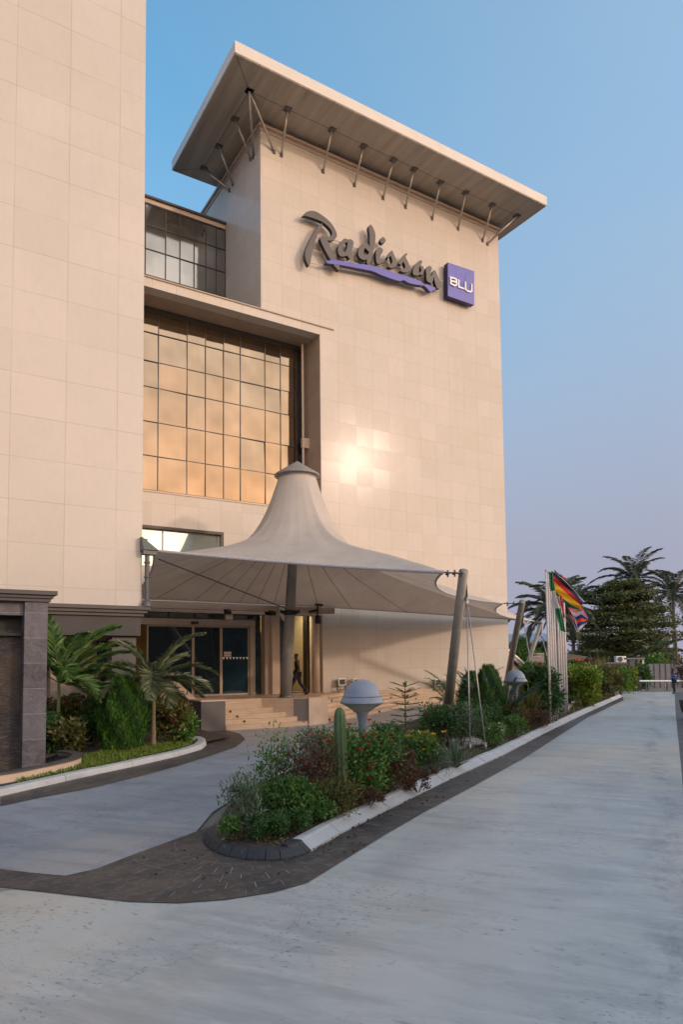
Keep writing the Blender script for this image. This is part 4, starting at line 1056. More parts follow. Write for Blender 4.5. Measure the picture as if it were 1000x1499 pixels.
plate('underline', [[(478, 383.5), (481, 381.3), (495, 381), (520, 385.5), (540, 388), (560, 393.2), (580, 399.7), (600, 405.7), (617.5, 412.6), (619.3, 415), (617, 417.6), (600, 414.4), (591, 410), (584, 411.2), (560, 403.2), (545, 396.8), (520, 391.8), (497, 387.5), (480, 385.5)]], YF-.03, YK, VM, sign)
plate('underline_tail', [c3([(205,675),(240,660),(330,690),(385,722),(350,745),(310,768),(275,745),(240,705)])], YF-.03, YK, VM, sign)
m = MB()
for za, a, b in ((0, (466, 342.5), (648, 412)), (0, (455, 385), (640, 421)), (0, (458, 366), (646, 424))):
    pa_, pb_ = onY(*a, YK+.05), onY(*b, YK+.05); m.tube([pa_, pb_], .022, 6)
for i in range(14):
    p = onY(470+i*13, 352+i*5.0, YK+.05); m.tube([p, (p.x, FY, p.z)], .018, 6)
P_(m, 'mounting_rail', simple('pale_rail_paint', (.62, .52, .46), .5, .1), sign)
blu = thing('violet_square_sign', 'violet square sign with white block letters at the right end of the script lettering', 'sign', (25.5, FY, 21))
YP = FY-.42
plate('face_panel', [[(656, 384), (694.5, 397), (694.5, 446.5), (656, 433)]], YP, FY-.1, VM, blu, sm=False)
def strokes(name, segs, w, mat, parent, Y):
    mb = MB()
    for si, pts in enumerate(segs):
        q = [onY(*p, Y) for p in pts]
        for i, (a, b) in enumerate(zip(q, q[1:])):
            t = (b-a).normalized(); s = Vector((-t.z, 0, t.x))*w/2; a2 = a-t*w*.45; b2 = b+t*w*.45; yb = Vector((0, .03, 0)); e = Vector((0, -.0008*i-.006*si, 0))
            mb.add([a2-s+e, b2-s+e, b2+s+e, a2+s+e, a2-s+yb, b2-s+yb, b2+s+yb, a2+s+yb], [(0, 1, 2, 3), (0, 4, 5, 1), (1, 5, 6, 2), (2, 6, 7, 3), (3, 7, 4, 0)])
    return P_(mb, name, mat, parent)
strokes('faint_script', [c3([(735, 470), (690, 500), (672, 560), (700, 600), (760, 640), (790, 700), (745, 770)]), c3([(840, 505), (820, 580), (800, 640)])], .05, M['violet_light'], blu, YP-.012)
strokes('letter_b', [c3([(598, 556), (660, 574), (690, 592), (690, 618), (655, 622), (612, 612)]), c3([(655, 622), (692, 640), (692, 668), (660, 680), (598, 650)]), c3([(603, 556), (603, 650)])], .088, M['white'], blu, YP-.05)
strokes('letter_l', [c3([(722, 602), (722, 700), (796, 724)])], .088, M['white'], blu, YP-.05)
strokes('letter_u', [c3([(820, 634), (820, 736), (850, 760), (890, 770), (911, 755), (911, 664)])], .088, M['white'], blu, YP-.05)
# ================================================================ planting on the island
def dep(p): return (Vector(p)-CAM).dot(fw)
def bp(px, py, wpx, hpx, name, label, mat, cat='shrub', z=.12, **k):
    p = onZ(px, py, z+hgt(*g(px, py, z))); d = dep(p); s = d/F_
    return bush(name, label, cat, p, wpx*s, hpx*s, mat, **k)
GI = 'shrubs planted along the island'
bp(356, 1222, 62, 62, 'lance_leaf_shrub', 'loose grey-green shrub with upright leafy stems at the very tip of the island', G_GREY, n=480, L=.10, W=.018, clumps=16, up=.9, group=GI, tall=.45)
bp(340, 1228, 34, 26, 'lance_leaf_shrub', 'small bright green sprouting plant at the left edge of the island tip', G_MID, n=360, L=.06, W=.018, clumps=9, up=.7, group=GI)
bp(388, 1228, 60, 26, 'low_hedge_plant', 'low dark green mound spilling over the brown kerb of the island tip', G_DARK, n=1300, L=.05, W=.02, clumps=18, group=GI)
bp(428, 1219, 56, 26, 'low_hedge_plant', 'low dark green mound behind the chipped black kerb piece', G_DARK, n=1300, L=.05, W=.02, clumps=18, group=GI)
bp(408, 1206, 72, 50, 'lance_leaf_shrub', 'dense dark grey-green shrub just behind the island tip', G_DARK, n=1200, L=.085, W=.022, clumps=24, up=.6, group=GI, tall=.3)
bp(402, 1185, 70, 78, 'twiggy_shrub', 'thin twiggy shrub with bare stems standing against the loop road', G_MID, n=620, L=.065, W=.025, clumps=20, up=.5, group=GI, stems=-1, tall=.4)
bp(448, 1190, 90, 84, 'twiggy_shrub', 'open leggy shrub with red-tinged leaves left of the cactus', G_RED, n=700, L=.07, W=.03, clumps=20, up=.4, group=GI, stems=-1, flowers=F_PINK, nf=7, fs=.03)
bp(452, 1160, 60, 60, 'twiggy_shrub', 'sparse tall shrub showing the road through its stems', G_GREY, n=520, L=.065, W=.024, clumps=18, up=.5, group=GI, stems=-1, tall=.5)
bp(440, 1205, 78, 50, 'lance_leaf_shrub', 'broad mid green shrub in front of the leggy red-tinged one', G_MID, n=1000, L=.07, W=.024, clumps=20, up=.4, group=GI)
bp(492, 1196, 76, 42, 'low_hedge_plant', 'rounded olive and rust coloured mound at the foot of the cactus', G_OLIVE, n=2300, L=.045, W=.02, clumps=22, group=GI)
bp(470, 1205, 44, 24, 'low_hedge_plant', 'small bright green tuft at the kerb before the olive mound', G_MID, n=700, L=.045, W=.02, clumps=12, group=GI)
bp(536, 1168, 96, 80, 'red_flowering_shrub', 'tall leafy shrub dotted with red flowers around the mushroom lamp post', G_MID, n=3000, L=.075, W=.035, clumps=30, up=.3, group=GI, flowers=F_RED, nf=42, fs=.055, stems=-1)
bp(468, 1140, 60, 66, 'red_flowering_shrub', 'pink and red flowered bush left of the cactus top', G_DARK, n=1100, L=.07, W=.032, clumps=16, up=.3, group=GI, flowers=F_PINK, nf=20, fs=.055, stems=-1)
bp(566, 1160, 72, 54, 'low_hedge_plant', 'domed red-brown and olive bush right of the lamp post foot', G_RED, n=2600, L=.045, W=.02, clumps=24, group=GI)
bp(538, 1180, 50, 20, 'low_hedge_plant', 'low brownish mat at the kerb below the lamp post', G_RED, n=800, L=.04, W=.018, clumps=14, group=GI)
bp(606, 1136, 66, 50, 'yellow_flowering_plant', 'fresh green leafy clump topped with yellow flowers', G_MID, n=1700, L=.075, W=.034, clumps=18, up=.2, group=GI, flowers=F_YEL, nf=26, fs=.07)
bp(578, 1140, 40, 56, 'yellow_flowering_plant', 'small dark leafy clump with a few yellow flowers left of the brighter one', G_DARK, n=800, L=.07, W=.03, clumps=12, up=.2, group=GI, flowers=F_YEL, nf=6, fs=.05)
bp(652, 1090, 78, 46, 'rounded_shrub', 'dense dark round shrub with pink blooms behind the pine sapling', G_DARK, n=3000, L=.085, W=.038, clumps=30, up=.3, group=GI, flowers=F_PINK, nf=18, fs=.06)
bp(566, 1096, 42, 30, 'rounded_shrub', 'dark bushy clump left of the pine sapling foot', G_DARK, n=1100, L=.10, W=.03, clumps=12, up=.3, group=GI)
bp(638, 1134, 52, 40, 'twiggy_shrub', 'grey-brown twiggy low shrub by the kerb right of the yellow flowers', G_GREY, n=1100, L=.055, W=.018, clumps=18, up=.4, group=GI, stems=-1)
bp(612, 1156, 52, 22, 'low_hedge_plant', 'low mixed brown and green ground plant before the yellow flowers', G_RED, n=900, L=.045, W=.018, clumps=14, group=GI)
p = onZ(668, 1124, .12); spiky('strap_leaf_plant', 'grey-green spiky rosette at the kerb before the nearest leaning pole', 'plant', p, 1.15, .75, G_GREY, 90, .03, group=GI)
p = onZ(636, 1118, .12); spiky('strap_leaf_plant', 'smaller spiky rosette left of the large one near the leaning pole', 'plant', p, .8, .6, G_GREY, 60, .025, group=GI)
bp(676, 1092, 52, 46, 'twiggy_shrub', 'dull grey-green shrub hugging the foot of the nearest leaning pole', G_GREY, n=1800, L=.07, W=.024, clumps=22, up=.5, group=GI)
bp(700, 1078, 56, 44, 'rounded_shrub', 'dark mound between the two steel stays', G_DARK, n=1400, L=.075, W=.03, clumps=16, group=GI)
bp(726, 1092, 50, 26, 'white_flowering_plant', 'low light green plant with white flowers right of the stays', G_MID, n=1000, L=.065, W=.03, clumps=14, group=GI, flowers=F_WHITE, nf=12, fs=.05)
bp(752, 1080, 46, 24, 'low_hedge_plant', 'small leafy green plant next to the white flowered one', G_MID, n=800, L=.065, W=.03, clumps=12, group=GI)
bp(757, 1068, 54, 34, 'low_hedge_plant', 'rusty olive low shrub in front of the second mushroom lamp', G_OLIVE, n=1300, L=.07, W=.028, clumps=16, group=GI)
bp(786, 1066, 46, 24, 'low_hedge_plant', 'dark brown-green ground plant at the kerb before the red flowered hedge', G_RED, n=900, L=.06, W=.026, clumps=12, group=GI)
def cone_shrub(label, px, py, wpx, hpx, mat, n=9000, L=.11, W=.022, z=.1, group=None, name='conifer_shrub', egg=.35):
    p = onZ(px, py, z); s = dep(p)/F_; w_, h_ = wpx*s, hpx*s
    t = thing(name, label, 'shrub', p, group)
    m = MB(); m.tube([(0, 0, -.1), (0, 0, h_*.6)], [.05, .02], 7); m.build('stem', M['stem'], t)
    u = rng.random(n)**.8; a = rng.uniform(0, 2*np.pi, n)
    prof = np.sin(np.pi*np.clip(u*(1-egg)+egg*.55*(1-u)+.06, 0, 1))**.7*np.where(u > .5, (1-(u-.5)*1.15), 1)
    prof = np.where(u > .93, prof*.6, prof)
    # upright plates of spray stand out from the surface and leave dark clefts
    lob = 1+.10*np.sin(a*7+u*9)+.07*np.sin(a*13-u*17)
    rr = w_/2*prof*lob*(1-.30*rng.random(n)**1.6)
    P = np.stack([np.cos(a)*rr, np.sin(a)*rr, u*h_*.95+.02], 1)
    D = np.stack([np.cos(a)*.5, np.sin(a)*.5, np.full(n, 1.1)], 1)+rng.normal(size=(n, 3))*.28
    S = np.stack([np.cos(a), np.sin(a), np.zeros(n)], 1)+rng.normal(size=(n, 3))*.5
    tint = .25+.5*rng.random(n)+.25*np.sin(a*5+u*11)
    leaves('foliage', P, D, L*rng.uniform(.5, 1.4, n), W, mat, t, side=S, tint=tint)
    return t
cone_shrub('dark green conifer bush behind the second leaning pole stays', 717, 1070, 46, 96, G_DARK, 6000, .16, .03, group=GI)
cone_shrub('second dark conifer bush left of the blue-green frond', 692, 1060, 40, 76, G_DARK, 4500, .15, .03, group=GI)
bp(795, 1057, 42, 64, 'hibiscus_hedge', 'dense dark green hedge with one red bloom left of the flagpoles', G_DARK, n=4200, L=.14, W=.075, clumps=34, group=GI, flowers=F_RED, nf=3, fs=.14)
bp(783, 1048, 40, 64, 'hibiscus_hedge', 'upright green hedge shrub behind the spiky grass', G_MID, n=3000, L=.14, W=.06, clumps=26, group=GI)
p = onZ(776, 1062, .12); spiky('tufted_grass', 'tawny spiky grass tuft right of the second mushroom lamp', 'grass tuft', p, 2.0, 1.75, G_OLIVE, 190, .045, group=GI)
p = onZ(742, 1062, .12); spiky('tufted_grass', 'low tawny grass tuft left of the second mushroom lamp', 'grass tuft', p, 1.3, .8, G_OLIVE, 90, .04, group=GI)
def clump_palm(label, loc, length, n, mat, el=(.7, 1.35), group=None, name='palm_clump', droop=1.0, ll=.3, nl=30, lw=.03):
    t = thing(name, label, 'palm', loc, group)
    for i in range(n):
        az = i*2.4+random.uniform(-.4, .4)
        frond(t, (math.cos(az)*.06, math.sin(az)*.06, .05), az, random.uniform(*el), length*random.uniform(.8, 1.1), droop*random.uniform(.7, 1.2), mat, nl, ll, lw)
    return t
p = onZ(672, 1060, .1); clump_palm('young palm with arching fronds between the first two leaning poles', p, 2.5, 11, G_PALM, (.8, 1.4), GI)
p = onZ(733, 1068, .1); clump_palm('low blue-green palm clump in front of the middle leaning pole', p, 2.35, 15, G_BLUE, (.9, 1.45), GI, droop=.8, ll=.34, nl=36)
p = onZ(700, 1052, .1); clump_palm('small palm with narrow fronds behind the dark conifer bushes', p, 2.6, 9, G_PALM, (.9, 1.4), GI)
# along the far part of the island
far = [(836, 1032, 30, 46, G_MID, 'mid green shrub right of the flagpoles', 'hedge_shrub', .16, .07),
 (856, 1034, 34, 50, G_LIME, 'bright yellow-green croton bush right of the flagpoles', 'croton_shrub', .20, .09),
 (869, 1026, 22, 42, G_MID, 'green shrub behind the yellow-green croton', 'hedge_shrub', .18, .07),
 (884, 1024, 24, 38, G_OLIVE, 'tawny shrub below the third pair of lamp domes', 'hedge_shrub', .2, .06),
 (898, 1020, 26, 36, G_OLIVE, 'brown-green shrub under the last lamp dome', 'hedge_shrub', .2, .07),
 (910, 1016, 22, 30, G_MID, 'pale green shrub near the far end of the island kerb', 'hedge_shrub', .2, .08),
 (922, 1013, 18, 28, G_LIME, 'yellowish leafy shrub at the very end of the island', 'croton_shrub', .24, .1)]
for px, py, w_, h_, mt, lb, nm, L_, W_ in far:
    bp(px, py, w_, h_, nm, lb, mt, n=1500, L=L_, W=W_, clumps=22, group=GI, z=.1)
p = onZ(872, 1022, .1); spiky('spiky_plant', 'tall reddish spiky plant sticking up beside the croton', 'plant', p, 1.6, 3.2, G_RED, 60, .07, group=GI)
p = onZ(884, 1018, .1); spiky('spiky_plant', 'tall green spiky plant between the far lamp domes', 'plant', p, 1.8, 3.0, G_OLIVE, 70, .07, group=GI)

# cactus
p = onZ(500, 1184, .1); s = dep(p)/F_; hC = (1184-1036)*s
t = thing('columnar_cactus', 'single ribbed green column cactus standing in front of the mushroom lamp', 'cactus', p)
vs = []; n = 28; prof = [(0, .055), (.1, .078), (.5, .083), (.8, .083), (.92, .078), (.97, .06), (.995, .03), (1.0, .004)]
mb = MB()
for z, r_ in prof:
    for k in range(n):
        a = 2*math.pi*k/n; q = r_*(1+.20*math.cos(a*7)); vs.append((q*math.cos(a)+.012*math.sin(z*5), q*math.sin(a), z*hC))
mb.add(vs, [(i*n+k, i*n+(k+1) % n, (i+1)*n+(k+1) % n, (i+1)*n+k) for i in range(len(prof)-1) for k in range(n)]); mb.build('stem', M['cactus'], t, smooth=True)
P = []; 
for k in range(7):
    a = 2*math.pi*k/7
    for i in range(46): z = (.03+i/48)*hC; P.append((.101*math.cos(a)+.012*math.sin(z/hC*5), .101*math.sin(a), z))
P = np.array(P*3); leaves('spines', P, rdir(len(P)), .022, .003, leafmat('pale_spine', (.35, .3, .2), (.5, .45, .3)), t)
# layered pine sapling
p = onZ(595, 1118, .1); s = dep(p)/F_; hN = (1118-1006)*s
t = thing('layered_pine_sapling', 'small pine sapling with flat layered branches behind the yellow flowers', 'sapling', p)
m = MB(); m.tube([(0, 0, -.1), (0, 0, hN)], [.03, .01], 7); PP = []; DD = []
for k in range(11):
    z = hN*(.22+.078*k); r_ = hN*(.30-.012*k) if k < 10 else hN*.30
    if k >= 5: r_ = hN*(.22-.002*k)
    for b in range(6):
        a = b*math.pi/3+k*.4; e = Vector((math.cos(a), math.sin(a), .12 if k < 8 else .3)); m.tube([(0, 0, z), Vector((0, 0, z))+e*r_], [.008, .003], 4)
        for i in range(46):
            q = random.uniform(.1, 1); c = Vector((0, 0, z))+e*r_*q; sd = Vector((-math.sin(a), math.cos(a), 0))*random.choice((-1, 1))
            PP.append(c); DD.append(sd*(.9)+e*.9+Vector((0, 0, random.uniform(-.05, .35))))
m.build('trunk', M['stem'], t); leaves('needles', PP, DD, .055, .014, G_DARK, t)
# ground cover
PG = []; 
poly2 = inset(isl2, .35)
from mathutils.geometry import intersect_point_tri_2d
tris = tessellate_polygon([[Vector((*q, 0)) for q in poly2]])
def inpoly(x, y, P):
    c = False; n = len(P)
    for i in range(n):
        (x1, y1), (x2, y2) = P[i], P[i-1]
        if (y1 > y) != (y2 > y) and x < (x2-x1)*(y-y1)/(y2-y1)+x1: c = not c
    return c
tw = 0
while len(PG) < 16000 and tw < 200000:
    tw += 1; s_ = random.random()**1.6; x = 3+s_*36; y = random.uniform(7, 32)
    if inpoly(x, y, poly2) and not inpoly(x, y, gp): PG.append((x, y, .12+hgt(x, y)))
PG = np.array(PG); sc = .035+.0022*PG[:, 0]
setp(leaves('ground_cover', PG, rdir(len(PG), .7), sc*rng.uniform(.7, 1.5, len(PG)), sc*.5, G_OLIVE, None), 'low creeping leaves covering the island soil', 'ground cover', kind='stuff')
PL = []
while len(PL) < 5000:
    x = 3+random.random()**1.4*34; y = random.uniform(7, 32)
    if inpoly(x, y, poly2): PL.append((x, y, .122+hgt(x, y)))
PL = np.array(PL); setp(leaves('leaf_litter', PL, rdir(len(PL), .1), .05, .025, leafmat('dry_leaf', (.10, .06, .035), (.30, .24, .18)), None), 'dry leaves and pale stones scattered on the island soil', 'leaf litter', kind='stuff')

LT = []
while len(LT) < 140:
    k = random.randrange(len(KB)-1) if random.random() < .6 else random.randrange(3); f = random.random(); a = Vector(KB[k]); b = Vector(KB[k+1]); q = a.lerp(b, f); t = (b-a).normalized()
    o_ = random.random()**2.2*.5+.01; LT.append((q.x+t.y*o_, q.y-t.x*o_, .024))
for k in range(30):
    a = random.uniform(2.4, 4.6); q = .8+random.random()**2*1.0; LT.append((3.95+math.cos(a)*q, 8.9+math.sin(a)*q, .024))
LT = np.array(LT); setp(leaves('fallen_leaves', LT, rdir(len(LT), 0)*np.array([1, 1, .12]), .05, .026, leafmat('fallen_leaf', (.05, .035, .02), (.20, .13, .06), (.14, .16, .05)), None, side=np.tile([[0., 1., .1]], (len(LT), 1))), 'dry leaves fallen along the foot of the island kerb', 'fallen leaves', kind='stuff')
# ---------------------------------------------------------------- mushroom lamps
def lamp(label, base, h, w=.77, first=None):
    if first is not None:
        o = copy_tree(first); o.location = base; o['label'] = label; o.scale = (w/.77, w/.77, h/LH); return o
    t = thing('mushroom_lamp', label, 'garden lamp', base, group='mushroom lamps along the island')
    m = MB(); m.lathe((0, 0, 0), [(.13, 0), (.13, .03), (.06, .05), (.05, .2), (.05, h-1.0), (.066, h-.95), (.072, h-.75), (.10, h-.60), (.135, h-.555), (.135, h-.54), (.02, h-.535)], 24); m.build('post', M['lampmetal'], t, smooth=True)
    m = MB(); m.lathe((0, 0, 0), [(.11, h-.575), (.2, h-.515), (.33, h-.435), (.375, h-.415)], 32); m.build('bowl', M['lampglass'], t, smooth=True)
    m = MB(); m.lathe((0, 0, 0), [(.368, h-.418), (.389, h-.408), (.387, h-.395), (.338, h-.30), (.330, h-.294), (.312, h-.225), (.270, h-.14), (.205, h-.065), (.125, h-.02), (.05, h-.003), (.002, h)], 40); m.build('dome', M['lampmetal'], t, smooth=True)
    m = MB(); m.lathe((0, 0, 0), [(.02, h-.57), (.14, h-.55), (.15, h-.44), (.02, h-.43)], 20); m.build('light_unit', M['black'], t, smooth=True)
    m = MB(); m.lathe((0, 0, 0), [(.336, h-.304), (.343, h-.298), (.333, h-.291)], 40); m.build('dome_seam', M['poledark'], t)
    return t
p = onZ(532, 1166, .1); LH = (1166-996)*dep(p)/F_*1.005
L1 = lamp('large grey mushroom shaped garden lamp above the red flowers', p, LH)
p = onZ(757, 1066, .1); lamp('second mushroom lamp with its dome above the tawny grass', p, LH, .80, L1)
p = onZ(821, 1042, .1); lamp('mushroom lamp with a white dome half hidden behind the flagpoles', p, LH*.98, .77, L1)
for px, lb in ((867, 'mushroom lamp dome above the yellow-green croton'), (886, 'middle one of the three far mushroom lamp domes'), (897, 'farthest mushroom lamp dome seen left of the dark gate post')):
    p = onZ(px, 1021 if px < 880 else 1017, .1); lamp(lb, p, (LH*.98 if px < 880 else LH*.9), .8, L1)

# ---------------------------------------------------------------- flagpoles and flags
pxs = [(806.5, 1057, 835), (809.8, 1055, 838), (813, 1053, 842), (816.3, 1051, 846), (821, 1047, 850), (824.3, 1046, 853), (827.6, 1044, 856), (831, 1042, 860)]
ords = ['tallest white flagpole, first from the left', 'second white flagpole from the left', 'third white flagpole from the left', 'fourth white flagpole, last before the gap', 'fifth white flagpole, first right of the gap', 'sixth white flagpole from the left', 'seventh white flagpole from the left', 'last white flagpole on the right of the row']
for (px, py, ty), lb in zip(pxs, ords):
    p = onZ(px, py, .16); d = dep(p); hP = (py-ty)*d/F_
    t = thing('flagpole', lb, 'flagpole', p, group='white flagpoles on the slab')
    m = MB(); m.tube([(0, 0, 0), (0, 0, hP*.5), (0, 0, hP)], [.052, .046, .035], 12); m.build('shaft', M['white_pole'], t, smooth=True)
    m = MB(); m.lathe((0, 0, hP), [(.035, -.01), (.05, .02), (.05, .05), (.002, .08)], 10); m.build('finial', M['steel'], t)
    m = MB(); m.tube([(.06, -.02, .9), (.05, -.015, hP-.1)], .006, 4); m.build('halyard', M['white_pole'], t)
flagmats = {n: leafmat('cloth_'+n, c, c, trans=.3, rough=.8) for n, c in dict(green=(.01, .17, .07), white=(.62, .60, .62), red=(.50, .02, .03), yellow=(.72, .40, .01), black=(.015, .015, .025), navy=(.04, .035, .22), pink=(.60, .12, .18), orange=(.75, .10, .03), dgreen=(.008, .09, .05)).items()}
def flag(name, label, T_, B_, bands, d0, along=True, wave=.10, nu=22, nv=12, fine=None):
    """cloth between an upper and a lower hem (survey points at the pole's distance), thrown into folds"""
    def samp(L, s):
        f = s*(len(L)-1); k = min(int(f), len(L)-2); f -= k
        return (L[k][0]*(1-f)+L[k+1][0]*f, L[k][1]*(1-f)+L[k+1][1]*f)
    mb = MB(); vs = []; ph = random.uniform(0, 6)
    for i in range(nu+1):
        a = samp(T_, i/nu); b = samp(B_, i/nu)
        for j in range(nv+1):
            x = a[0]+(b[0]-a[0])*j/nv; y = a[1]+(b[1]-a[1])*j/nv
            dd = d0+wave*math.sin(i/nu*9+ph+j*.25)*(i/nu+.25)+.05*math.sin(j*1.1+i*.5)
            vs.append(atd(x, y, dd))
    c0 = vs[0].copy(); mats = [flagmats[b] for b in dict.fromkeys(bands)]; ix = {b: k for k, b in enumerate(dict.fromkeys(bands))}
    f = []
    for i in range(nu):
        for j in range(nv):
            f.append((i*(nv+1)+j, (i+1)*(nv+1)+j, (i+1)*(nv+1)+j+1, i*(nv+1)+j+1))
            s = (j+.5)/nv if along else (i+.5)/nu
            mb.mi.append(ix[bands[min(len(bands)-1, int(s*len(bands)))]])
    mb.v = [tuple(v-c0) for v in vs]; mb.f = f
    o = mb.build(name, mats, None, smooth=True); o.location = c0
    return setp(o, label, 'flag', 'flags on the row of flagpoles')
dF = dep(onZ(808, 1056, .16))
flag('flag', 'limp green white green flag hanging down at the left of the group', [(804, 837), (805, 860), (809, 880), (814, 895), (821, 923)], [(810, 838), (812, 858), (817, 880), (822, 894), (829, 926)], ['green', 'white', 'green'], dF+.1, along=False)
flag('flag', 'flag with black, red, yellow and green stripes blown out to the right', [(808, 835), (822, 848), (838, 864), (853, 883)], [(811, 868), (822, 879), (836, 889), (851, 895)], ['black', 'red', 'yellow', 'yellow', 'dgreen'], dF+.9)
flag('flag', 'narrow navy and white flag edge showing above the black striped one', [(812, 834), (826, 846), (842, 862), (856, 878)], [(812, 839), (824, 850), (840, 866), (854, 884)], ['dgreen', 'white', 'navy'], dF+1.4)
flag('flag', 'red and white flag hanging in tight folds below the striped flag', [(816, 874), (819, 890), (824, 906)], [(824, 872), (826, 888), (828, 904)], ['red', 'white', 'red', 'pink'], dF+.7, wave=.14)
flag('flag', 'blue, white and red crossed flag flapping at the far right', [(831, 888), (842, 892), (852, 888), (862, 904)], [(838, 908), (845, 926), (851, 921), (860, 912)], ['pink', 'white', 'navy', 'orange', 'navy', 'white'], dF+2.2)
flag('flag', 'small white and pink flag tail drooping below the crossed flag', [(830, 889), (836, 898), (842, 910)], [(836, 893), (843, 906), (849, 928)], ['red', 'navy', 'white', 'white'], dF+2.0)
flag('flag', 'small red flag corner behind the top of the poles', [(812, 838), (822, 841), (829, 846)], [(816, 850), (825, 853), (831, 856)], ['orange', 'red'], dF+2.6)

# ================================================================ palm garden on the left
GG = 'plants of the palm garden'
def garden_palm(label, loc, hT, fr, mat, shaft=.5, rad=.055):
    t = thing('garden_palm', label, 'palm', loc, GG)
    m = MB(); m.tube([(0, 0, -.1), (0, 0, .15), (0, 0, hT*.55)], [rad*1.7, rad*1.4, rad], 12); m.build('trunk', M['palmtrunk'], t)
    m = MB(); m.tube([(0, 0, hT*.55), (0.01, 0, hT*.75), (0.0, 0, hT)], [rad*.95, rad*.8, rad*.7], 12); m.build('crown_shaft', M['greenshaft'], t)
    for az, el, ln, dr in fr: frond(t, (0, 0, hT-.05), az, el, ln, dr, mat, 62, .52, .05)
    return t
p2 = onZ(224, 1092, .1); 
fr = [(R(a), e, l, d) for a, e, l, d in ((-20, .55, 2.0, 1.3), (-50, .25, 2.0, 1.1), (5, .0, 1.7, .9), (30, .9, 1.7, 1.2), (165, .75, 1.9, 1.9), (200, .2, 1.8, 1.2), (135, 1.15, 1.9, 1.2), (-110, .5, 1.9, 2.2), (-80, -.2, 1.3, 1.2), (80, .7, 1.7, 1.3), (-35, 1.15, 2.1, 1.1), (178, -.15, 1.7, .9))]
garden_palm('slender palm with green trunk right of the bright conifer, in front of the entrance', p2, 1.95, fr, G_PALMD)
p3 = onZ(84, 1096, .1)
fr = [(R(a), e, l, d) for a, e, l, d in ((-10, .9, 2.4, 1.1), (-25, .55, 2.4, 1.3), (0, 1.2, 2.4, 1.0), (20, .45, 2.1, 1.2), (-60, .3, 1.9, 1.6), (-90, .8, 1.8, 2.0), (150, 1.2, 2.2, .9), (100, 1.35, 2.3, .6), (170, .6, 2.2, 1.2), (-40, -.1, 1.7, 1.2), (-15, .15, 2.0, 1.2), (-5, .7, 2.5, .9), (-35, 1.1, 2.5, 1.0), (10, 1.0, 2.3, 1.2), (60, 1.1, 2.4, 1.0), (-75, 1.15, 2.3, 1.2), (-18, .35, 2.3, 1.0))]
garden_palm('bushy palm filling the corner beside the dark stone pillar', p3, 1.9, fr, G_PALM)
p4 = onZ(104, 1075, .1)
fr = [(R(i*52), .9+.2*(i % 3), 2.1, 1.1) for i in range(8)]
garden_palm('shorter palm behind, in the shade below the charcoal ledge', p4, 1.2, fr, G_PALMD)
cone_shrub('bright green egg-shaped conifer in front of the wing', 178, 1097, 68, 110, G_THUJA, 17000, .10, .022, group=GG)
def gb(px, py, w_, h_, lb, mt, **k): 
    d_ = dict(n=1500, L=.12, W=.06, clumps=18); d_.update(k)
    bp(px, py, w_, h_, 'leafy_shrub', lb, mt, group=GG, z=.1, **d_)
gb(92, 1092, 60, 62, 'broad leaved croton with red tips between the pillar and the conifer', G_OLIVE, flowers=F_MAG, nf=7, fs=.10)
gb(122, 1085, 50, 50, 'dark croton behind the low grass left of the conifer', G_DARK)
gb(120, 1055, 56, 66, 'tall shaded leafy shrub under the palm fronds', G_DARK, L=.16)
gb(250, 1086, 46, 52, 'red spiked leafy shrub right of the slender palm', G_OLIVE, flowers=F_MAG, nf=12, fs=.12)
gb(272, 1086, 30, 34, 'small green and red leafed shrub next to the ramp wall', G_MID, flowers=F_MAG, nf=8, fs=.09, n=900)
gb(238, 1068, 40, 70, 'tall thin shrub behind the red spiked one', G_OLIVE, n=700, flowers=F_MAG, nf=5, fs=.1, stems=-1)
gb(208, 1078, 34, 56, 'dark shrub squeezed between the conifer and the slender palm', G_DARK, n=1000)
gb(60, 1060, 50, 60, 'dark shrub behind the stone pillar', G_DARK)
gb(70, 1100, 52, 40, 'low dark leafy shrub hiding the trunk of the corner palm', G_DARK, n=1300)
gb(100, 1102, 44, 34, 'small croton with yellowish leaves at the basin rim', G_OLIVE, n=900)
gb(140, 1092, 34, 44, 'dark leafy shrub tucked against the left side of the conifer', G_DARK, n=1000)
GC = []
def g2(): 
    s_ = random.random(); x = random.uniform(2.0, 8.1); y = random.uniform(14.8, 21.2); return x, y
lk = [(p_.x, p_.y) for p_ in L3[2:9]]; gpoly = [(q[0]-.28, q[1]+.30) for q in lk] + [(7.8, 21.6), (5.2, 20.4), (3.9, 18.8), (3.0, 17.2), (1.6, 15.7)]
while len(GC) < 5200:
    x, y = g2()
    if inpoly(x, y, gpoly): GC.append((x, y, .09))
GC = np.array(GC); setp(leaves('short_grass', GC, rdir(len(GC), .9), .11, .022, G_LIME, None, tint=rng.random(len(GC))*.62), 'light green grassy ground cover along the garden kerb', 'grass', kind='stuff')

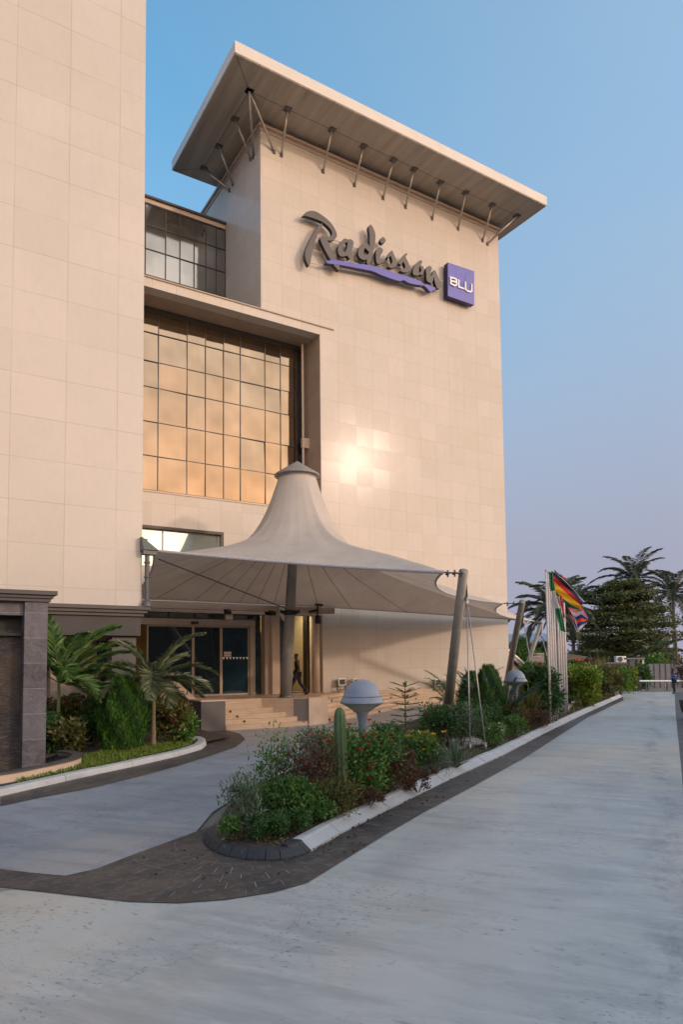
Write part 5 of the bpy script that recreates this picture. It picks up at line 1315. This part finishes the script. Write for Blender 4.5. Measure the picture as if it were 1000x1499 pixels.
# ---------------------------------------------------------------- water wall, pillar, pool
ww = thing('slate_water_wall', 'dark slate water wall with a stone block pillar and projecting cap at the left edge', 'water wall', (1.5, 16.5, 0))
m = MB(); m.box((2.15, 16.3, 0), (2.62, 16.9, 3.82)); P_(m, 'pillar', M['granite'], ww, bevel=.012)
m = MB(); m.box((-4, 16.62, 0), (2.148, 16.85, 3.2)); P_(m, 'slate_panel', M['slate'], ww)
m = MB(); m.box((-4, 16.42, 3.52), (2.148, 16.88, 3.82)); P_(m, 'lintel', M['granite'], ww)
m = MB(); m.box((-4, 16.8, 3.2), (2.148, 16.86, 3.52)); m.box((-4, 16.5, 3.08), (2.14, 16.66, 3.14)); P_(m, 'spill_slot', M['black'], ww)
m = MB()
for o_, a, b in ((.05, 3.82, 3.89), (.10, 3.892, 3.96), (.17, 3.962, 4.05)): m.box((-4, 16.3-o_, a), (2.62+o_, 16.9+o_, b))
P_(m, 'cap', M['cornice'], ww)
rim = [g(x, y, .3) for x, y in [(-40, 1136), (0, 1132.5), (34, 1127), (66, 1120.5), (95, 1114.5), (112, 1110), (121, 1106), (120, 1102), (108, 1099), (92, 1098)]]
rim = [(-1.2, rim[0][1]-1.0)] + rim
pool = thing('pool_basin', 'low curved basin with dark rim below the water wall', 'basin', (2.5, 16, 0))
rs = smooth([Vector((*p_, 0)) for p_ in rim], 2)
def wallsweep(path, off0, off1, z0, z1, name, mat):
    mb = MB(); vs = []; n = len(path)
    for i, p_ in enumerate(path):
        t = (path[min(i+1, n-1)]-path[max(i-1, 0)]).normalized(); s_ = Vector((-t.y, t.x, 0))
        for o_, z_ in ((off0, z0), (off0, z1), (off1, z1), (off1, z0)): vs.append(p_+s_*o_+Vector((0, 0, z_)))
    fs = [(i*4+q, (i+1)*4+q, (i+1)*4+(q+1) % 4, i*4+(q+1) % 4) for i in range(n-1) for q in range(4)]+[(0, 1, 2, 3), ((n-1)*4+3, (n-1)*4+2, (n-1)*4+1, (n-1)*4)]
    mb.add(vs, fs); o = P_(mb, name, mat, pool); bm = bmesh.new(); bm.from_mesh(o.data); bmesh.ops.recalc_face_normals(bm, faces=bm.faces[:]); bm.to_mesh(o.data); bm.free()
wallsweep(rs, .03, .16, 0, .262, 'basin_wall', M['pinkwall'] if 0 else M['beige'])
wallsweep(rs, 0, .24, .264, .305, 'rim', M['cornice'])
m = MB(); m.prism([(p_.x-.05, p_.y+.12) for p_ in rs]+[(2.6, 17.8), (-1.2, 17.0)], .05, .2); P_(m, 'water', simple('dark_pool_water', (.02, .025, .03), .03, .1), pool)

# ================================================================ beyond the island
# stair parapet right of the tower
sp_ = thing('side_stair', 'white stair parapet with dark handrail line sloping down at the right foot of the tower', 'stairs', (31, 33, 0))
YY = 33.0
a, b = onY(735, 945, YY), onY(792, 994, YY)
m = MB(); m.add([(a.x, YY, 0), (b.x, YY, 0), (b.x, YY, b.z), (a.x, YY, a.z), (a.x, YY+.4, 0), (b.x, YY+.4, 0), (b.x, YY+.4, b.z), (a.x, YY+.4, a.z)], [(0,1,2,3),(5,4,7,6),(1,5,6,2),(3,2,6,7),(0,3,7,4)]); P_(m, 'parapet_wall', M['beige'], sp_)
m = MB(); m.tube([(a.x, YY-.06, a.z-.42), (b.x, YY-.06, b.z-.42)], .14, 6); P_(m, 'handrail', M['dark'], sp_)
m = MB(); m.add([(a.x, YY-.08, a.z), (b.x, YY-.08, b.z), (b.x, YY-.08, b.z+.14), (a.x, YY-.08, a.z+.14), (a.x, YY+.5, a.z), (b.x, YY+.5, b.z), (b.x, YY+.5, b.z+.14), (a.x, YY+.5, a.z+.14)], [(0,1,2,3),(5,4,7,6),(1,5,6,2),(3,2,6,7),(0,3,7,4),(0,4,5,1)]); P_(m, 'coping', M['white'], sp_)
def boxpx(mb, x0, y0, x1, y1, d, th=.5, zb=None):
    """a wall standing at distance d square to the drive end, given by two opposite corners"""
    p0 = atd(x0, y0, d); p1 = atd(x1, y0, d); z1 = p0.z; z0 = atd(x0, y1, d).z if zb is None else zb
    t = Vector((p1.x-p0.x, p1.y-p0.y, 0)).normalized(); n = Vector((-t.y, t.x, 0))
    if n.dot(fw) < 0: n = -n
    c = [p0, p1, p1+n*th, p0+n*th]; vs = [(q.x, q.y, z0) for q in c]+[(q.x, q.y, z1) for q in c]
    return mb.add(vs, [(0,3,2,1),(4,5,6,7),(0,1,5,4),(1,2,6,5),(2,3,7,6),(3,0,4,7)])
# sheds, walls
hb = thing('far_warehouse', 'blue-grey roofed low building behind the shrubs right of the tower', 'building', atd(770, 960, 110))
m = MB(); boxpx(m, 735, 940, 815, 975, 110, 12, 0); P_(m, 'wall', M['gate'], hb)
m = MB(); p0 = atd(730, 941, 109.5); p1 = atd(818, 938, 109.5); q = Vector((p1.x-p0.x, p1.y-p0.y, 0)).normalized(); nn = Vector((-q.y, q.x, 0)); nn = nn if nn.dot(fw) > 0 else -nn
m.add([p0, p1, p1+nn*8+Vector((0, 0, 1.6)), p0+nn*8+Vector((0, 0, 1.6)), p0-Vector((0, 0, .25)), p1-Vector((0, 0, .25))], [(0, 1, 2, 3), (4, 5, 1, 0)]); P_(m, 'roof', simple('blue_grey_metal_sheet', (.22, .27, .33), .5, .1, .3), hb)
gw = thing('boundary_wall', 'grey-green boundary wall running behind the shrubs to the gate', 'wall', atd(900, 1000, 66))
m = MB(); boxpx(m, 742, 985, 952, 1010, 68, .3, 0); P_(m, 'wall', simple('grey_green_wall_paint', (.13, .15, .15), .7, .2, .6), gw)
m = MB(); boxpx(m, 742, 984, 952, 986, 67.9, .5); P_(m, 'coping', M['pinkwall'], gw)
gt = thing('steel_gate', 'tall grey steel gate closing the end of the drive', 'gate', atd(970, 1006, 62))
m = MB(); boxpx(m, 949, 972, 986, 1007, 62, .12); P_(m, 'gate_leaf', M['gate'], gt)
m = MB(); boxpx(m, 984, 974, 1035, 1007, 62.2, .12); P_(m, 'gate_leaf', simple('darker_gate_panel', (.115, .125, .16), .55, .12, 1.5), gt)
m = MB()
for x in (950, 958.5, 967, 975.5, 984): boxpx(m, x-.4, 971.5, x+.4, 1007, 61.95, .1)
boxpx(m, 949, 997, 1000, 999, 61.9, .1); P_(m, 'gate_frame', M['poledark'], gt)
kg = thing('gate_pillar', 'dark square post between the shrubs and the grey gate', 'post', atd(926, 1015, 57))
m = MB(); boxpx(m, 922, 964, 930, 1015.5, 57, .4, 0); P_(m, 'post', M['poledark'], kg); m = MB(); boxpx(m, 919, 963, 945, 965.4, 56.9, .7); P_(m, 'lintel_arm', M['gate'], kg)
m = MB(); boxpx(m, 941, 965, 943.5, 972, 57, .12); m2 = m; P_(m, 'hook', M['white_pole'], kg)
bo = thing('guard_box', 'dark low box beside the raised barrier arm', 'guard box', atd(934, 1014, 56))
m = MB(); boxpx(m, 931, 992, 940, 1014.5, 56.3, .8, 0); P_(m, 'body', simple('dark_green_box_paint', (.02, .035, .035), .5, .2), bo); m = MB(); boxpx(m, 930.5, 991, 940.5, 992.3, 56.2, 1.0); P_(m, 'lid', M['poledark'], bo)
ba = thing('barrier', 'white boom barrier across the end of the drive', 'barrier', atd(960, 1012, 55))
pa_, pb_ = atd(937, 997, 55), atd(1012, 997, 55)
m = MB(); m.tube([pa_, pb_], .075, 8); P_(m, 'boom', M['white'], ba)
for x in (946, 949.5): m = MB(); e = atd(x, 997.5, 55); m.tube([(e.x, e.y, e.z), (e.x, e.y, 0)], .06, 6); P_(m, 'leg', M['poledark'], ba)
for x in (974.5, 976.8): m = MB(); e = atd(x, 1000, 55); m.tube([(e.x, e.y, e.z), (e.x, e.y, 0)], .07, 6); P_(m, 'leg', M['black'] if x > 976 else M['strut'], ba)
ac = thing('air_conditioner', 'white outdoor air conditioning unit high on the wall above the shrubs', 'air conditioner', atd(911, 967, 60))
m = MB(); boxpx(m, 903, 960.5, 917.5, 969.5, 60, .5); P_(m, 'casing', M['white'], ac, bevel=.02)
e = atd(908.5, 965, 59.97); m = MB(); m.tube([e, e-fw*.03], .22, 20); P_(m, 'fan_grille', M['poledark'], ac)
e1 = atd(902, 971, 60); m = MB(); boxpx(m, 888, 970, 930, 971, 60, .5); P_(m, 'shelf', M['pinkwall'], ac)
ht = thing('garden_hut', 'small hut with brown sloping roof behind the flagpoles and croton', 'hut', atd(850, 990, 62))
m = MB(); boxpx(m, 828, 975, 872, 1008, 62, 3, 0); P_(m, 'wall', simple('hut_wall_bluegrey', (.16, .19, .21), .7, .2, .6), ht)
p0, p1 = atd(824, 976, 61.3), atd(878, 979, 61.3); m = MB(); m.add([p0, p1, p1+Vector((1.2, 2.2, 1.1)), p0+Vector((1.2, 2.2, 1.4)), p0-Vector((0, 0, .15)), p1-Vector((0, 0, .15))], [(0, 1, 2, 3), (4, 5, 1, 0)]); P_(m, 'roof', simple('brown_tile_roof', (.10, .075, .06), .7, .2, 2), ht)
gwall = thing('utility_shed', 'low grey shed wall seen under the air conditioning unit', 'shed', atd(900, 990, 63))
m = MB(); boxpx(m, 880, 971, 925, 1010, 62, 2.5, 0); P_(m, 'wall', simple('dark_shed_wall', (.07, .07, .065), .8, .3, .8), gwall)
bill = [('stepped_pillar', 'stepped pinkish-grey masonry pillar behind the farthest leaning pole', 779, 962, 792, 1000, 45), ('stepped_pillar', 'taller pinkish-grey masonry pillar beside the flagpoles', 788, 957.5, 797, 1000, 45.6)]
for nm, lb, x0, y0, x1, y1, d in bill:
    t = thing(nm, lb, 'pillar', atd(x0, 1000, d), 'masonry pillars behind the poles')
    m = MB(); boxpx(m, x0, y0, x1, y1, d, .8, 0); P_(m, 'shaft', M['pinkwall'], t)
    m = MB(); boxpx(m, x0-.6, y0-1.2, x1+.6, y0, d-.05, .9); P_(m, 'cap', M['beige'], t)
def tree(name, label, loc, hT, w, mat, n, L, tiers, trunk_r=.35, group='trees beyond the hotel grounds', base=.35, flat=True):
    tiers = tiers if not flat else int(tiers*1.1)
    t = thing(name, label, 'tree', loc, group)
    m = MB(); m.tube([(0, 0, -.3), (.1, 0, hT*.35), (0, .2, hT*.7), (0, 0, hT*.95)], [trunk_r, trunk_r*.7, trunk_r*.4, .05], 9)
    P = []; D = []; TT = []
    for k in range(tiers):
        f = k/(tiers-1); z = hT*(base+(1-base)*f*.97); R_ = w/2*((.72+.28*math.sin(math.pi*min(1, f*1.5)))*(1-.5*f**5)*random.uniform(.8, 1.08) if flat else math.sin(math.pi*(.15+.75*f)))
        nb = max(4, int(9*(1-f*.4)))
        for b in range(nb):
            a = 2*math.pi*b/nb+k*1.1+random.uniform(-.3, .3); r1 = R_*random.uniform(.65, 1.12)
            m.tube([(0, 0, z-hT*.06), (math.cos(a)*r1*.5, math.sin(a)*r1*.5, z-.1), (math.cos(a)*r1, math.sin(a)*r1, z+.1)], [.12, .07, .03], 5)
            nl = int(n/(tiers*nb)); q = rng.random(nl)**.6*r1; da_ = a+rng.normal(size=nl)*.30
            sag = rng.normal(size=nl)*(hT*(.010 if flat else .05))+(random.uniform(-.03, .03)*hT if flat else 0); tt = random.random()
            P.append(np.stack([np.cos(da_)*q, np.sin(da_)*q, z+sag+.12*q/max(R_, .1)], 1)); D.append(rdir(nl, .1)*np.array([1, 1, .30 if flat else 1])); TT.append(.55*tt+.45*rng.random(nl))
    m.build('trunk', M['stem'], t)
    P = np.concatenate(P); D = np.concatenate(D); leaves('crown', P, D, L*rng.uniform(.6, 1.4, len(P)), L*.5, mat, t, tint=np.concatenate(TT)); return t
def far_palm(label, px, crown_py, d, fl, n=20, mat=None, tilt=0., lw=.09, ll=.9):
    c = atd(px, crown_py, d); t = thing('coconut_palm', label, 'palm tree', (c.x, c.y, 0), 'palm trees beyond the hotel grounds')
    m = MB(); m.tube([(tilt, 0, -.3), (tilt*.4, 0, c.z*.5), (0, 0, c.z)], [.28, .2, .16], 9); m.build('trunk', M['palmtrunk'], t)
    for i in range(n):
        az = i*2.399+random.uniform(-.2, .2); el = 1.35-1.9*(i/n)+random.uniform(-.12, .12)
        frond(t, (0, 0, c.z), az, el, fl*random.uniform(.85, 1.1), 1.35, mat or G_FARPALM, 44, ll*1.2, lw*1.4, vee=.15)
    return t
d0 = 78
tb = atd(913, 1000, d0); hT = (966-852)*d0/F_+2.6
tree('spreading_tree', 'wide dark tree with flat layered branches filling the end of the drive', (tb.x, tb.y, 0), hT, 15.5, G_TREE, 38000, .30, 13, .4, base=.30)
far_palm('tall palm with full crown rising above the layered tree', 930, 848, 92, 6.2, 26)
far_palm('slimmer palm at the right edge behind the layered tree', 986, 868, 88, 5.6, 22)
far_palm('dark palm standing behind the flagpoles', 812, 893, 62, 4.6, 24, tilt=.3)
far_palm('palm crown between the flags and the layered tree', 838, 886, 80, 4.6, 18)
far_palm('short palm with drooping brownish fronds behind the gate', 962, 962, 70, 3.4, 16, G_PALMD)
tb = atd(765, 1000, 70); tree('leafy_tree', 'rounded green tree right beside the tower corner', (tb.x, tb.y, 0), (966-938)*70/F_+2.5, 4.6, G_MID, 8000, .26, 8, .15, base=.2, flat=False)
for px, py, d, w_, lb in ((858, 955, 100, 8, 'dark tree mass behind the hut'), (900, 950, 112, 12, 'hazy tree behind the air conditioning unit'), (960, 948, 105, 9, 'tree behind the steel gate'), (800, 948, 95, 8, 'dark tree behind the masonry pillars')):
    tb = atd(px, 1000, d); tree('leafy_tree', lb, (tb.x, tb.y, 0), (966-py+6)*d/F_+2.4, w_, G_TREE, 6500, .36, 8, .3, base=.12, flat=False)
for px, py, d, w_, h_, lb, mt in ((958, 1000, 66, 30, 40, 'bright shrub overhanging the gate top', G_MID), (862, 1006, 60, 26, 34, 'reddish spiky shrub before the hut', G_RED), (942, 1010, 60, 20, 26, 'dark shrub left of the gate', G_DARK)):
    e = atd(px, 1000, d); bush('hedge_shrub', lb, 'shrub', (e.x, e.y, 0), w_*d/F_, h_*d/F_, mt, n=1300, L=.28, W=.12, clumps=20, group='shrubs by the far wall')
for i, (px, py) in enumerate(((841, 975), (849, 977))):
    e = atd(px, py, 58); bush('flowering_shrub', ('orange flowered shrub top left of the croton', 'second orange flowered shrub in front of the hut')[i], 'shrub', (e.x, e.y, 0), 1.2, e.z, G_MID, n=900, L=.2, W=.09, clumps=12, flowers=F_ORANGE, nf=22, fs=.22, group='shrubs by the far wall')
up = thing('utility_pole', 'slim dark utility pole at the right edge above the gate', 'utility pole', (atd(989, 985, 64).x, atd(989, 985, 64).y, 0))
m = MB(); e = atd(990, 925, 64); m.tube([(e.x, e.y, 0), (e.x, e.y, e.z)], [.13, .08], 8); P_(m, 'shaft', M['stem'], up)
m = MB(); m.tube([(e.x-.7, e.y+.5, e.z-.4), (e.x+.7, e.y-.5, e.z-.4)], .04, 6); P_(m, 'cross_arm', M['stem'], up)
# planter at the right edge
pr = onZ(1001, 1052, 0); 
t = thing('dark_planter', 'dark bowl planter with a rusty shrub at the right edge of the drive', 'planter', (pr.x+.4, pr.y-.3, 0))
m = MB(); m.lathe((0, 0, 0), [(.02, 0), (.35, 0), (.55, .35), (.6, .75), (.5, .75), (.45, .6), (.02, .6)], 20); m.build('bowl', M['black'], t, smooth=True)
bush('hedge_shrub', 'rusty leafed shrub growing in the dark bowl planter', 'shrub', (pr.x+.4, pr.y-.3, .6), 1.3, 1.4, G_RED, n=1300, L=.12, W=.05, clumps=16, group='shrubs right of the drive')

# unseen block added right of the drive to keep low sun off the ground
sb = thing('unseen_shade_block', 'unseen long low block added right of the drive to shade the ground', 'building', (15, 4, 0))
dd_ = Vector((.842, .539, 0)); nn_ = Vector((.539, -.842, 0)); base = Vector((-12, -13.2, 0))
def slab(mb, s0, s1, t0, t1, z0, z1):
    c = [base+dd_*s0+nn_*t0, base+dd_*s1+nn_*t0, base+dd_*s1+nn_*t1, base+dd_*s0+nn_*t1]
    mb.add([(q.x, q.y, z0) for q in c]+[(q.x, q.y, z1) for q in c], [(0,3,2,1),(4,5,6,7),(0,1,5,4),(1,2,6,5),(2,3,7,6),(3,0,4,7)])
SBH = 7.0
m = MB(); slab(m, -20, 62, 10, 22, 0, SBH); P_(m, 'wall', M['grey_wall'], sb)
m = MB(); slab(m, -20.3, 62.3, 9.7, 22.3, SBH, SBH+.35); P_(m, 'roof', M['cornice'], sb)
for k in range(11):
    m = MB(); slab(m, -8+k*6, -5.6+k*6, 9.93, 9.99, 1.2, 3.0); f_ = P_(m, 'window', M['shade_glass'], sb)
    m = MB(); slab(m, -8.15+k*6, -5.45+k*6, 9.86, 9.97, 1.05, 1.19); sub(m, 'sill', M['white'], f_)

# ================================================================ people
def person(label, loc, rz, J, mats, scale=1.0):
    """J: joint positions, x = forward, y = left, z = up, feet at 0"""
    t = thing('person', label, 'person', loc, rz=rz); t.scale = (scale,)*3
    skin_, top_, leg_, shoe_, hair_ = mats
    def chain_mesh(name, names, edges, rad, mat):
        vs = [J[n] for n in names]; ed = [(names.index(a), names.index(b)) for a, b in edges]
        bm = bmesh.new(); lay = bm.verts.layers.skin.verify(); V = [bm.verts.new(v) for v in vs]; bm.verts.ensure_lookup_table()
        for a, b in ed: bm.edges.new((V[a], V[b]))
        for i, v in enumerate(V):
            r_ = rad[names[i]]; v[lay].radius = r_ if hasattr(r_, '__len__') else (r_, r_); v[lay].use_root = (i == 0)
        me = bpy.data.meshes.new(name); bm.to_mesh(me); bm.free(); me.materials.append(mat)
        o = bpy.data.objects.new(name, me); col.objects.link(o); o.parent = t
        a = o.modifiers.new('skin', 'SKIN'); a.use_smooth_shade = True
        b = o.modifiers.new('sub', 'SUBSURF'); b.levels = 2; b.render_levels = 2
        return o
    names = list(J)
    E_ = [('pelvis', 'waist'), ('waist', 'chest'), ('chest', 'neck'), ('neck', 'jaw'), ('jaw', 'brow'), ('brow', 'crown')]
    rad = dict(pelvis=(.13, .10), waist=(.12, .09), chest=(.14, .10), neck=.055, jaw=(.062, .075), brow=(.072, .09), crown=(.05, .06))
    for s in 'lr':
        E_ += [('chest', 'sh_'+s), ('sh_'+s, 'el_'+s), ('el_'+s, 'wr_'+s), ('wr_'+s, 'palm_'+s), ('pelvis', 'hip_'+s), ('hip_'+s, 'kn_'+s), ('kn_'+s, 'an_'+s), ('an_'+s, 'toe_'+s)]
        rad.update({'sh_'+s: .055, 'el_'+s: .04, 'wr_'+s: .027, 'palm_'+s: (.022, .035), 'hip_'+s: .085, 'kn_'+s: .055, 'an_'+s: .038, 'toe_'+s: .035})
        pm = Vector(J['palm_'+s]); wv = (pm-Vector(J['wr_'+s])).normalized()
        for i, (yo, ln) in enumerate(((-.03, .065), (-.01, .075), (.01, .072), (.03, .058))):
            a = 'f%d_%s' % (i, s); b = 'g%d_%s' % (i, s)
            J[a] = tuple(pm+wv*.04+Vector((yo, 0, 0))); J[b] = tuple(pm+wv*(.04+ln)+Vector((yo+.012, 0, 0)))
            E_ += [('palm_'+s, a), (a, b)]; rad[a] = .010; rad[b] = .008
        J['th_'+s] = tuple(pm+Vector((.05, 0, -.02))); E_.append(('palm_'+s, 'th_'+s)); rad['th_'+s] = .010
    chain_mesh('body', list(J), E_, rad, skin_)
    tn = ['pelvis', 'waist', 'chest', 'neckb']; J['neckb'] = tuple(Vector(J['chest']).lerp(Vector(J['neck']), .75)); te = [('pelvis', 'waist'), ('waist', 'chest'), ('chest', 'neckb')]
    tr_ = dict(pelvis=(.17, .135), waist=(.155, .12), chest=(.175, .13), neckb=.075)
    for s in 'lr':
        J['cuff_'+s] = tuple(Vector(J['el_'+s]).lerp(Vector(J['wr_'+s]), .9)); tn += ['sh_'+s, 'el_'+s, 'cuff_'+s]; te += [('chest', 'sh_'+s), ('sh_'+s, 'el_'+s), ('el_'+s, 'cuff_'+s)]
        tr_.update({'sh_'+s: .075, 'el_'+s: .058, 'cuff_'+s: .045})
    chain_mesh('jacket' if top_ is M['suit'] else 'shirt', tn, te, tr_, top_)
    ln_ = ['pelvis']; le = []; lr_ = dict(pelvis=(.155, .125))
    for s in 'lr':
        J['hem_'+s] = tuple(Vector(J['kn_'+s]).lerp(Vector(J['an_'+s]), .95)); ln_ += ['hip_'+s, 'kn_'+s, 'hem_'+s]; le += [('pelvis', 'hip_'+s), ('hip_'+s, 'kn_'+s), ('kn_'+s, 'hem_'+s)]
        lr_.update({'hip_'+s: .105, 'kn_'+s: .08, 'hem_'+s: .062})
    chain_mesh('trousers', ln_, le, lr_, leg_)
    for s in 'lr':
        J['heel_'+s] = tuple(Vector(J['an_'+s])+Vector((-.05, 0, -.045))); chain_mesh('shoe', ['heel_'+s, 'toe_'+s], [('heel_'+s, 'toe_'+s)], {'heel_'+s: (.042, .04), 'toe_'+s: (.045, .03)}, shoe_)
    hc_ = Vector(J['brow']).lerp(Vector(J['crown']), .45)
    m = MB(); m.lathe(hc_-Vector((.008, 0, .0)), [(.083, -.02), (.088, .02), (.07, .065), (.035, .088), (.002, .093)], 18); m.build('hair', hair_, t, smooth=True)
    br = Vector(J['brow']); f = (br-Vector(J['neck'])); 
    for s in (-1, 1):
        m = MB(); m.lathe(br+Vector((-.005, s*.078, -.03)), [(.004, -.03), (.014, -.015), (.014, .015), (.004, .03)], 8); m.build('ear', skin_, t, smooth=True)
    m = MB(); m.lathe(br+Vector((.092, 0, -.05)), [(.012, -.02), (.016, -.012), (.008, .02), (.002, .035)], 8); m.build('nose', skin_, t, smooth=True)
    return t
walk = dict(pelvis=(0, 0, .94), waist=(.01, 0, 1.10), chest=(.03, 0, 1.36), neck=(.04, 0, 1.50), jaw=(.065, 0, 1.575), brow=(.065, 0, 1.655), crown=(.055, 0, 1.72),
    sh_l=(.03, .19, 1.42), el_l=(-.10, .24, 1.17), wr_l=(.02, .23, .95), palm_l=(.05, .23, .87), sh_r=(.03, -.19, 1.42), el_r=(.05, -.25, 1.15), wr_r=(.22, -.20, 1.0), palm_r=(.28, -.19, .95),
    hip_l=(0, .09, .90), kn_l=(.20, .09, .52), an_l=(.34, .09, .11), toe_l=(.52, .09, .06), hip_r=(0, -.09, .90), kn_r=(-.08, -.09, .50), an_r=(-.40, -.09, .13), toe_r=(-.26, -.09, .03))
pm = onZ(436, 1017.5, T)
vdir = RT.copy(); vdir.z = 0
person('man in a black suit walking left across the entrance platform between mast and column', pm, math.atan2(-vdir.y, -vdir.x)-.15, dict(walk), (M['skin'], M['suit'], M['trousers'], M['shoe'], M['black']))
stand = dict(pelvis=(0, 0, .94), waist=(.0, 0, 1.10), chest=(.0, 0, 1.36), neck=(.02, 0, 1.50), jaw=(.05, 0, 1.57), brow=(.05, 0, 1.65), crown=(.04, 0, 1.72),
    sh_l=(0, .19, 1.42), el_l=(-.02, .25, 1.15), wr_l=(.16, .20, 1.04), palm_l=(.23, .17, 1.03), sh_r=(0, -.19, 1.42), el_r=(-.03, -.26, 1.16), wr_r=(.06, -.25, .92), palm_r=(.08, -.25, .84),
    hip_l=(0, .09, .90), kn_l=(.03, .12, .5), an_l=(0, .15, .11), toe_l=(.16, .19, .04), hip_r=(0, -.09, .90), kn_r=(.03, -.11, .5), an_r=(-.01, -.13, .11), toe_r=(.15, -.16, .04))
pb2 = onZ(988.5, 1015.5, 0)
person('guard in a bright blue shirt and dark trousers standing by the barrier', pb2, math.atan2(-vdir.y, -vdir.x)-.6, dict(stand), (M['skin'], M['blueshirt'], M['trousers'], M['shoe'], M['black']), 1.02)
